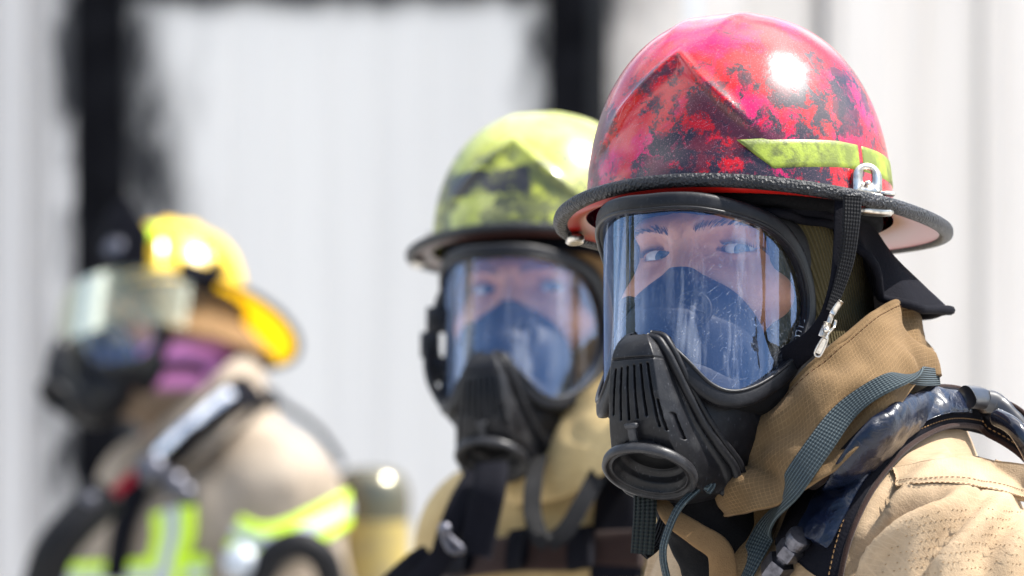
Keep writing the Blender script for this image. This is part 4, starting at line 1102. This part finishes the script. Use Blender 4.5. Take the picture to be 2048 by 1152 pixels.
# scratched inventory strokes on the rim (5 and a bar)
rim_ = [c for c in mask1.children if c.name.startswith(('rim', 'skirt'))]
rb = [bvh_of(np.array([M1 @ v_.co for v_ in o_.data.vertices]), [tuple(p_.vertices) for p_ in o_.data.polygons]) for o_ in rim_]
mb = MB()
for pl in ([(x_ + 15, y_) for x_, y_ in q_] for q_ in ([(1588, 664), (1579, 661), (1577, 672), (1583, 672), (1588, 679), (1583, 688), (1575, 685)], [(1583, 652), (1597, 657)], [(1594, 640), (1596, 652)])):
    if not any(hit(rb, *p_)[1] is not None for p_ in pl): print('no hit', pl, len(rb), mask1.children[:2]); continue
    Pq, Nq = on_surface(rb, pl, .0003, 24, 0, 2); v, F, uv = sweep(Pq, circ(.00035, 5)); mb.add(v, F)
mb.build('marking', M['silver_band'], rim_[0])
# helmet extras: reflective strip, steel ring bracket, chin strap, neck flap
for sg in (1, -1):
    dome_band(hel1, 29 if sg > 0 else 62, 81.5, .0165, .038, 14, M['lime_tape'], side=sg, rise=.006)
    dome_band(hel1, 83, 122, .0225, .044, 0, M['lime_tape'], side=sg)
def loc(Mh, px, py, y):
    "pixel + world depth -> sfu of the head"
    q = Mh.inverted() @ W(px, py, y); return np.array([q[0], -q[1], q[2]])
def bracket(Mh, root, sg=1):
    mb = MB(); c = dome_pt(np.array(R(82) * sg), np.array(.10)); n = nrm([sg * .82, .57, 0]); t = nrm(np.cross([0, 0, 1], n)); z = np.array([0, 0, 1.])
    c = c + n * .006
    o = []; i_ = []
    for k in range(40):
        a = 2 * math.pi * k / 40; x, y = math.cos(a), math.sin(a)
        if y >= 0: o.append((.0115 * x, .0105 * y))
        else: o.append((.0115 * np.sign(x) * min(1, abs(x) * 1.6), -.0135 * min(1, abs(y) * 1.5)))
        i_.append((.0042 * np.sign(x) * abs(x) ** .6, .0052 * np.sign(y) * abs(y) ** .6 + .001))
    V = []
    for dn in (0, .0022):
        for ring_ in (o, i_):
            V += [c + t * a + z * (b + .003) + n * (dn) for a, b in ring_]
    F = []
    for k in range(40):
        k2 = (k + 1) % 40
        F += [(k, k2, 40 + k2, 40 + k), (80 + k, 120 + k, 120 + k2, 80 + k2), (k, 80 + k, 80 + k2, k2), (40 + k, 40 + k2, 120 + k2, 120 + k)]
    mb.add(SFU(np.array(V)), F)
    ax = np.array([SFU(t), SFU(n), SFU(z)])
    mb.add(*bevbox(SFU(c + z * -.0105 + n * .004), (.021, .013, .003), ax))
    mb.add(*bevbox(SFU(c + z * -.0085 - t * -.012 * -1 + n * .006), (.012, .010, .003), ax))
    mb.add(*bevbox(SFU(c + z * -.0225 + n * .012), (.026, .012, .005), ax))
    rv = SFU(c + t * -.0 + z * -.001); vv_, ff = lathe([(0, .004), (.0018, .0038), (.0022, .002), (.0022, 0)], rv, SFU(n), 16); mb.add(vv_, ff)
    return mk('ring_bracket', np.concatenate(mb.V), mb.F, M['metal'], root, world=False)
bracket(M1, hel1); bracket(M1, hel1, -1)
# chin strap over the hood
P_ = catmull([W(1705, 392, -.115), W(1702, 450, -.118), W(1693, 520, -.118), W(1676, 580, -.12), W(1660, 622, -.125)], 8)
v, F, uv = sweep(P_, sup(.0125, .0022, 16, 4), N=np.tile([.2, -1., .05], (len(P_), 1)), scale=np.interp(np.linspace(0, 1, len(P_)), [0, .5, 1], [1.1, .9, .45])); cs_ = mk('chin_strap', v, F, M['web_black'], hel1, uv=uv)
P_ = catmull([W(1678, 400, -.105), W(1676, 470, -.112), W(1668, 560, -.118), W(1648, 632, -.12), W(1620, 684, -.115), W(1565, 730, -.10), W(1520, 790, -.09)], 8)
v, F, uv = sweep(P_, sup(.013, .0024, 16, 4), N=np.tile([.2, -1., .05], (len(P_), 1)), scale=np.interp(np.linspace(0, 1, len(P_)), [0, .3, .5, .7, 1], [.5, .45, .5, 1.3, 1.9])); mk('chin_strap', v, F, M['black_cloth'], hel1, uv=uv)
# folding metal buckle
mb = MB()
def bar(p, q, w, th, n=(.25, -1, .05)):
    v, F, uv = sweep(resample(np.array([p, q]), 4), sup(w, th, 12, 4), N=np.tile(nrm(n), (4, 1))); mb.add(v, F)
b0 = [W(1682, 602, -.135), W(1664, 628, -.133), W(1654, 655, -.134), W(1646, 674, -.133), W(1636, 708, -.13)]
bar(b0[0], b0[1], .0042, .0016); bar(b0[1], b0[2], .0036, .002); bar(b0[2], b0[3], .0072, .0035)
bar(W(1655, 645, -.137), W(1648, 672, -.136), .0052, .003); bar(W(1672, 640, -.137), W(1668, 655, -.138), .0018, .0014); bar(W(1668, 655, -.138), W(1655, 668, -.138), .0018, .0014)
Q = [W(1647, 674, -.133), W(1655, 680, -.133), W(1641, 712, -.131), W(1629, 706, -.131)]
v, F, uv = sweep(catmull(Q, 5, closed=True), circ(.0008, 6), closed=True); mb.add(v, F)
mb.add(np.array([W(1647, 676, -.132), W(1654, 681, -.132), W(1641, 709, -.130), W(1631, 705, -.130)]), [(0, 1, 2, 3)])
v, F = lathe([(0, .0022), (.0018, .002), (.0022, .0005), (.0022, -.001)], np.array(W(1652, 660, -.139)), nrm([.25, -1, .05]), 14); mb.add(v, F)
mb.build('strap_buckle', M['metal'], cs_)
# neck and ear flap: thick cloth hanging from the liner round the back
def neck_flap(Mh, root, mat, outl, name='neck_flap', th=.005):
    n, m = 120, 26; V = []; Vi = []
    for i in range(n):
        a = -math.pi + 2 * math.pi * i / (n - 1); aa = abs(a)    # 0 = back
        dl, fl_ = outl(aa)
        for j in range(m):
            t = j / (m - 1); r0 = .093; 
            ww = .004 * math.sin(7 * a + 3 * t) * t + .003 * math.sin(17 * a) * t
            r = r0 + fl_ * t ** 1.15 + ww; u = .030 - dl * t
            s = math.sin(a) * r * .98; f = -math.cos(a) * r * 1.12 - .004
            V.append((s, f, u)); Vi.append((s * (1 - th / r), f * (1 - th / r), u + .0015))
    V = np.array(V + Vi); k = n * m; F = gridF(n, m) + [tuple(x + k for x in f[::-1]) for f in gridF(n, m)]
    ids = [i * m for i in range(n)] + [(n - 1) * m + j for j in range(1, m)] + [i * m + m - 1 for i in range(n - 2, -1, -1)] + [j for j in range(m - 2, 0, -1)]
    F += [(ids[q], ids[(q + 1) % len(ids)], ids[(q + 1) % len(ids)] + k, ids[q] + k) for q in range(len(ids))]
    o = mk(name, SFU(V), F, mat, root, world=False)
    e = np.array([V[i * m + m - 1] for i in range(n)]) ; v, F2, _ = sweep(SFU(e), circ(.0034, 8)); mk('hem', v, F2, mat, o, world=False)
    return o
def outl1(a):
    a = math.degrees(a)
    drop = float(np.interp(a, [0, 40, 65, 80, 92, 104, 180], [.046, .052, .062, .058, .032, .012, .004]))
    fl_ = float(np.interp(a, [0, 35, 60, 80, 100, 180], [.064, .060, .045, .012, .0, .002])); return drop, fl_
neck_flap(M1, hel1, M['black_cloth'], outl1)
# ---------------------------------------------------------------- middle firefighter (lime helmet)
Y2 = 1.18
M2 = head_matrix(1085, 596, Y2, 20, 8)
B2 = np.array(W(1215, 880, Y2 + .02)); YB2 = 52
P2 = make_person(M2, (B2[0], B2[1], 0), .0032, M['skin'], neck=B2 + [0, 0, .03], gaze=(0.1, -DCAM, 1.6),
                 label='firefighter in the middle in ochre coat with black chest straps, under the lime helmet', cat='person', group=GR_P)
hood2, hood2_b = hood(M2, B2, M['leather'], P2, h=.006)
cv, cF, cuv, g2 = coat_mesh(B2, YB2, .009)
mk('coat', cv, cF, M['coat_yellow'], P2, uv=cuv); coat2_b = bvh_of(cv, cF); legs(B2, YB2, P2, M['coat_yellow'])
for sg in (1, -1):
    wr = g2(sg * .205, .16, -.60); glove(wr, g2(0, .5, -.6) - B2, g2(0, -.6, -.5) - B2, P2, M['leather'])
# mask and helmet
mask2 = copy_tree(bpy.data.objects[mask1.name])
for ch in list(mask2.children):
    if ch.name.split('.')[0] in ('neck_strap', 'cord', 'knot', 'wire_hook'):
        bpy.data.objects.remove(ch)
for ch in list(mask2.children):
    for g_ in list(ch.children):
        if g_.name.startswith('marking'): bpy.data.objects.remove(g_)
mask2.matrix_world = M2; MW[mask2.name] = M2.copy(); mask2['label'] = 'black rubber breathing mask with clear visor on the face under the lime helmet'
H2 = M2 @ Matrix.Translation((.004, 0, .012)) @ Matrix.Diagonal((.97, .97, .88, 1))
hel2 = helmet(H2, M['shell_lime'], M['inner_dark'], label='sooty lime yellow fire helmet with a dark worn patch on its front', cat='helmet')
bracket(H2, hel2); bracket(H2, hel2, -1)
neck_flap(H2, hel2, M['black_cloth'], outl1)
def sh_(lps, dx, dy, s, y0, ox=1672, oy=880):
    return [[(dx + (p[0] - ox) * s, dy + (p[1] - oy) * s, y0 + p[2]) for p in lp] for lp in lps]
col2, col2_b, _ = collar(sh_([top, m1_, m2_, m3_], 1228, 885, .80, Y2 - .02), M['coat_yellow'], P2)
G2 = [coat2_b, col2_b]
har2 = empty('harness', loc=tuple(W(1100, 1120, Y2 - .2)), label='dark chest harness with wide brown black belt across the ochre coat of the middle firefighter', cat='harness', group='shoulder harnesses carried by the firefighters')
def strap_px(name, pts, w, mat, root, n=(-.2, -1, .1), th=.003, uvs=1):
    P_ = catmull([W(*p) for p in pts], 8); v, F, uv = sweep(P_, sup(w, th, 16, 4), N=np.tile(nrm(n), (len(P_), 1))); return mk(name, v, F, mat, root, uv=uv)
def strap_on(name, bv, pts, w, mat, root, off=.005, th=.004, **kw):
    v, F, uv = ribbon(bv, pts, w, off=off, th=th, sm=20, smn=25, **kw); return mk(name, v, F, mat, root, uv=uv)
strap_on('waist_belt', G2, [(840, 1170), (905, 1140), (1000, 1120), (1100, 1112), (1200, 1106), (1300, 1100)], .034, M['brown_web'], har2, off=.010, th=.008)
for k, px in enumerate((955, 1060, 1185)):
    P_, N_ = on_surface(G2, [(px - 18, 1122 - k * 6), (px + 18, 1118 - k * 6)], .018, 6); v, F, uv = sweep(P_, sup(.040, .010, 12, 4), N=N_); mk('belt_pouch', v, F, M['black_cloth'], har2)
strap_on('shoulder_strap', G2, [(1290, 830), (1270, 900), (1255, 960), (1245, 1040), (1240, 1160)], .050, M['black_cloth'], har2, off=.008, th=.012)
strap_px('shoulder_strap', [(955, 950, Y2 - .18), (925, 1000, Y2 - .20), (900, 1060, Y2 - .21), (880, 1120, Y2 - .21), (830, 1175, Y2 - .2)], .022, M['black_cloth'], har2, th=.008)
strap_px('shoulder_strap', [(985, 930, Y2 - .2), (978, 980, Y2 - .22), (965, 1040, Y2 - .22), (950, 1110, Y2 - .22)], .030, M['black_cloth'], har2, th=.010)
mb = MB(); v, F = lathe([(0, .003), (.004, .002), (.006, 0), (.006, -.004)], np.array(W(888, 1056, Y2 - .235)), (-.2, -1, .4), 20); mb.add(v, F)
v, F, uv = sweep(catmull([W(885, 1062, Y2 - .23), W(905, 1080, Y2 - .23), W(925, 1100, Y2 - .23), W(900, 1100, Y2 - .23)], 6, closed=True), circ(.0028, 8), closed=True); mb.add(v, F); mb.build('strap_clip', M['dark_metal'], har2)
strap_px('shoulder_strap', [(860, 1128, Y2 - .15), (840, 1140, Y2 - .15), (790, 1185, Y2 - .13)], .035, M['black_cloth'], har2, th=.03)
# mask neck strap and side hose
strap_px('neck_strap', [(1078, 915, Y2 - .14), (1068, 960, Y2 - .19), (1064, 1020, Y2 - .21), (1078, 1070, Y2 - .22), (1096, 1086, Y2 - .22)], .0165, M['web_black'], mask2)
strap_px('neck_strap', [(1096, 1086, Y2 - .22), (1130, 1062, Y2 - .22), (1165, 1005, Y2 - .21), (1195, 950, Y2 - .19), (1225, 900, Y2 - .17)], .0165, M['web_black'], mask2)
v, F, uv = tube([W(888, 600, Y2 - .02), W(862, 660, Y2 - .03), W(856, 740, Y2 - .05), W(880, 800, Y2 - .07), W(925, 855, Y2 - .08), W(960, 870, Y2 - .09)], .0042); mk('side_strap', v, F, M['rubber'], mask2)
mb = MB()
for p in ((872, 640), (860, 690), (872, 740)):
    mb.add(*bevbox(W(p[0], p[1], Y2 - .035), (.018, .012, .024)))
mb.build('strap_buckle', M['rubber'], mask2)
strap_px('side_strap', [(905, 560, Y2 - .0), (878, 610, Y2 - .0), (866, 680, Y2 - .01), (880, 720, Y2 + .0)], .020, M['rubber_matte'], mask2, n=(-1, -.5, 0))

# ---------------------------------------------------------------- far firefighter (yellow helmet)
Y3 = 4.3
M3 = head_matrix(324, 668, Y3, 54, 12, pitch=-17)
B3 = np.array(W(425, 850, Y3)); YB3 = 52
P3 = make_person(M3, (B3[0], B3[1], 0), .0045, M['skin'], neck=B3 + [0, 0, .03], gaze=(-3, 2, 1.5),
                 label='firefighter seen from the side in grey khaki coat with fluorescent bands and yellow helmet', cat='person', group=GR_P)
hood3, hood3_b = hood(M3, B3, M['pink'], P3, h=.008)
cv, cF, cuv, g3 = coat_mesh(B3, YB3, .011, bulk=1.2, armfwd=.06)
mk('coat', cv, cF, M['coat_grey'], P3, uv=cuv); coat3_b = bvh_of(cv, cF); legs(B3, YB3, P3, M['coat_grey'])
for sg in (1, -1):
    wr = g3(sg * .205, .22, -.60); glove(wr, g3(0, .5, -.6) - B3, g3(0, -.6, -.5) - B3, P3, M['black_cloth'])
mask3 = copy_tree(bpy.data.objects[mask1.name])
for ch in list(mask3.children):
    if ch.name.split('.')[0] in ('neck_strap', 'cord', 'knot', 'wire_hook'):
        bpy.data.objects.remove(ch)
for ch in list(mask3.children):
    for g_ in list(ch.children):
        if g_.name.startswith('marking'): bpy.data.objects.remove(g_)
mask3.matrix_world = M3; MW[mask3.name] = M3.copy(); mask3['label'] = 'black rubber breathing mask behind the amber flip shield of the yellow helmet'
H3 = M3 @ Matrix.Translation((-.004, .014, .016)) @ Matrix.Rotation(R(9), 4, 'X') @ Matrix.Rotation(R(-11), 4, 'Y') @ Matrix.Diagonal((.95, .95, .90, 1))
hel3 = helmet(H3, M['shell_yellow'], M['inner_yellow'], trad=True, label='bright yellow fire helmet with tall black front badge and amber flip shield', cat='helmet')
col3, col3_b, _ = collar(sh_([top, m1_, m2_, m3_], 428, 862, .56, Y3 - .02), M['coat_grey'], P3)
G3 = [coat3_b, col3_b]
# black front badge on the shell
V = []; n, m = 16, 16
for i in range(n):
    for j in range(m):
        t = i / (n - 1); q = -1 + 2 * j / (m - 1); w = .074 * (1 - .55 * max(0, t - .45) / .55 * 1.2) * (1 if t < .95 else .9)
        V.append((q * w, .125 + .004 * t - .25 * (q * w) ** 2 / .1 * 2 - .022 * t * t, .050 + .150 * t))
V = np.array(V); Vb = V - [0, .006, 0]; k = n * m
F = gridF(n, m) + [tuple(x + k for x in f[::-1]) for f in gridF(n, m)]
ids = [i * m for i in range(n)] + [(n - 1) * m + j for j in range(1, m)] + [i * m + m - 1 for i in range(n - 2, -1, -1)] + [j for j in range(m - 2, 0, -1)]
F += [(ids[q], ids[(q + 1) % len(ids)], ids[(q + 1) % len(ids)] + k, ids[q] + k) for q in range(len(ids))]
fb_ = mk('front_badge', SFU(np.concatenate([V, Vb])), F, M['black_cloth'], hel3, world=False)
v, F = lathe([(0, .004), (.016, .003), (.018, 0)], SFU([.024, .124, .100]), SFU(nrm([.6, .8, .1])), 24); mk('badge_emblem', v, F, M['dark_metal'], fb_, world=False)
# fluorescent sticker beside the badge and band along the brim
for sg in (1, -1):
    dome_band(hel3, 36, 62, .070, .110, 0, M['hi_lime'], name='fluorescent_sticker', off=.006, side=sg)
# flip shield: curved clear sheet in front of the mask, and its black holder
V = []; n, m = 50, 20
for i in range(n):
    a = R(-92 + 184 * i / (n - 1))
    for j in range(m):
        t = j / (m - 1); V.append((.128 * math.sin(a), .052 + .125 * math.cos(a) + .010 * t, .030 - .108 * t + .012 * (1 - math.cos(a)) * t))
V = np.array(V); Vb = V * [1, 1, 1] * np.array([.985, .985, 1])
k = n * m; F = gridF(n, m) + [tuple(x + k for x in f[::-1]) for f in gridF(n, m)]
fs = mk('face_shield', SFU(V), gridF(n, m), M['shield'], hel3, world=False)
for sg in (1, -1):
    mb = MB(); v, F = lathe([(0, .018), (.012, .017), (.016, .012), (.017, 0), (.020, -.004)], SFU([sg * .124, .012, .040]), SFU([sg, 0, 0]), 24); mb.add(v, F)
    mb.add(*bevbox(SFU([sg * .128, .040, .034]), (.012, .060, .034))); mb.add(*bevbox(SFU([sg * .130, .0, .058]), (.014, .022, .020)))
    mb.build('shield_holder', M['black_cloth'], hel3, world=False)
def outl3(a):
    a = math.degrees(a)
    return float(np.interp(a, [0, 60, 90, 120, 140, 180], [.060, .090, .098, .085, .01, .005])), float(np.interp(a, [0, 60, 90, 125, 180], [.055, .045, .030, .022, .02]))
neck_flap(H3, hel3, M['leather'], outl3, name='ear_flap')
v, F = lathe([(0, .006), (.018, .004), (.022, -.006)], SFU([.090, .012, -.030]), SFU([1, .1, 0]), 20); mk('ear_pad', v, F, M['coat_yellow'], hel3, world=False)
# fluorescent coat bands laid on the coat
def band(pts, w, name='reflective_band', root=P3, bv=G3, mid=True):
    o = strap_on(name, bv, pts, w, M['hi_lime'], root, off=.006, th=.004)
    if mid: strap_on('silver_stripe', bv, pts, w * .34, M['silver_band'], o, off=.0085, th=.003)
band([(470, 1065), (520, 1085), (580, 1075), (640, 1045), (690, 1015)], .050)
band([(140, 1160), (240, 1155), (330, 1150), (420, 1145)], .050)
band([(350, 1020), (352, 1070), (340, 1120), (330, 1180)], .075)
har3 = empty('harness', loc=tuple(W(400, 900, Y3 - .2)), label='air tank harness with bright silver shoulder strip on the grey khaki coat at the left', cat='harness', group='shoulder harnesses carried by the firefighters')
strap_on('shoulder_strap', G3, [(500, 785), (470, 800), (420, 840), (360, 895), (310, 940), (270, 1010), (250, 1080), (240, 1160)], .050, M['black_cloth'], har3, off=.008, th=.014)
strap_on('shoulder_strap', G3, [(500, 785), (560, 810), (630, 860), (680, 930)], .030, M['black_cloth'], har3, off=.004, th=.010)
strap_on('reflective_strip', G3, [(462, 802), (420, 838), (372, 878), (335, 912)], .020, Mt('polished_strip').pbr((.85, .87, .92), .22, 1.), har3, off=.020, th=.006)
strap_on('red_strap', G3, [(290, 960), (262, 985), (235, 1010)], .022, M['red_cloth'], har3, off=.020, th=.006)
mb = MB()
for c, r in (((300, 935), .022), ((345, 965), .018), ((370, 985), .014)):
    v, F = lathe([(0, .012), (r * .7, .010), (r, .002), (r, -.02)], np.array(W(c[0], c[1], Y3 - .27)), (-.3, -1, .5), 24); mb.add(v, F)
mb.build('gauge', M['dark_metal'], har3)
v, F = lathe([(0, .012), (.010, .008), (.014, 0), (.014, -.02)], np.array(W(180, 1000, Y3 - .28)), (.2, -1, .6), 20); mk('gauge', v, F, M['dark_metal'], har3)
v, F, uv = tube([W(215, 990, Y3 - .25), W(150, 1050, Y3 - .27), (W(105, 1110, Y3 - .27)), W(80, 1190, Y3 - .25)], .030, n=18); mk('breathing_hose', v, F, M['rubber_matte'], har3)
v, F, uv = tube([W(505, 1190, Y3 - .30), W(545, 1112, Y3 - .31), W(600, 1088, Y3 - .31), W(650, 1120, Y3 - .30), W(668, 1190, Y3 - .28)], .022, n=16); mk('air_hose', v, F, M['rubber_matte'], har3)
v, F = lathe([(0, .014), (.016, .012), (.024, .004), (.026, -.012), (.02, -.02)], np.array(W(478, 1122, Y3 - .31)), (-.3, -1, .4), 24); mk('valve_knob', v, F, M['silver_band'], har3)
# air tank on his back
tc = np.array(W(742, 1100, Y3 + .06)); zt = W(742, 935, Y3 + .06)[2]
root = empty('air_tank', loc=(tc[0], tc[1], zt - .55), label='yellow air tank with dark rounded metal top on the back of the leftmost firefighter', cat='air tank')
rt = .058
v, F = lathe([(0, zt - .55), (rt * .8, zt - .545), (rt, zt - .53), (rt, zt - .075)], (tc[0], tc[1], 0), (0, 0, 1), 48); mk('cylinder', v, F, M['tank'], root)
v, F = lathe([(rt + .0006, zt - .078), (rt + .0006, zt - .045), (rt * .97, zt - .028), (rt * .84, zt - .012), (rt * .6, zt - .003), (rt * .3, zt), (0, zt)], (tc[0], tc[1], 0), (0, 0, 1), 48); mk('dome_cap', v, F, Mt('olive_metal').pbr((.14, .13, .09), .22, .6), root)
v, F = lathe([(0, .03), (.012, .028), (.012, -.03)], (tc[0] - .05, tc[1] - .02, zt - .12), (-1, -.4, .1), 16); mk('bracket', v, F, M['metal'], root)
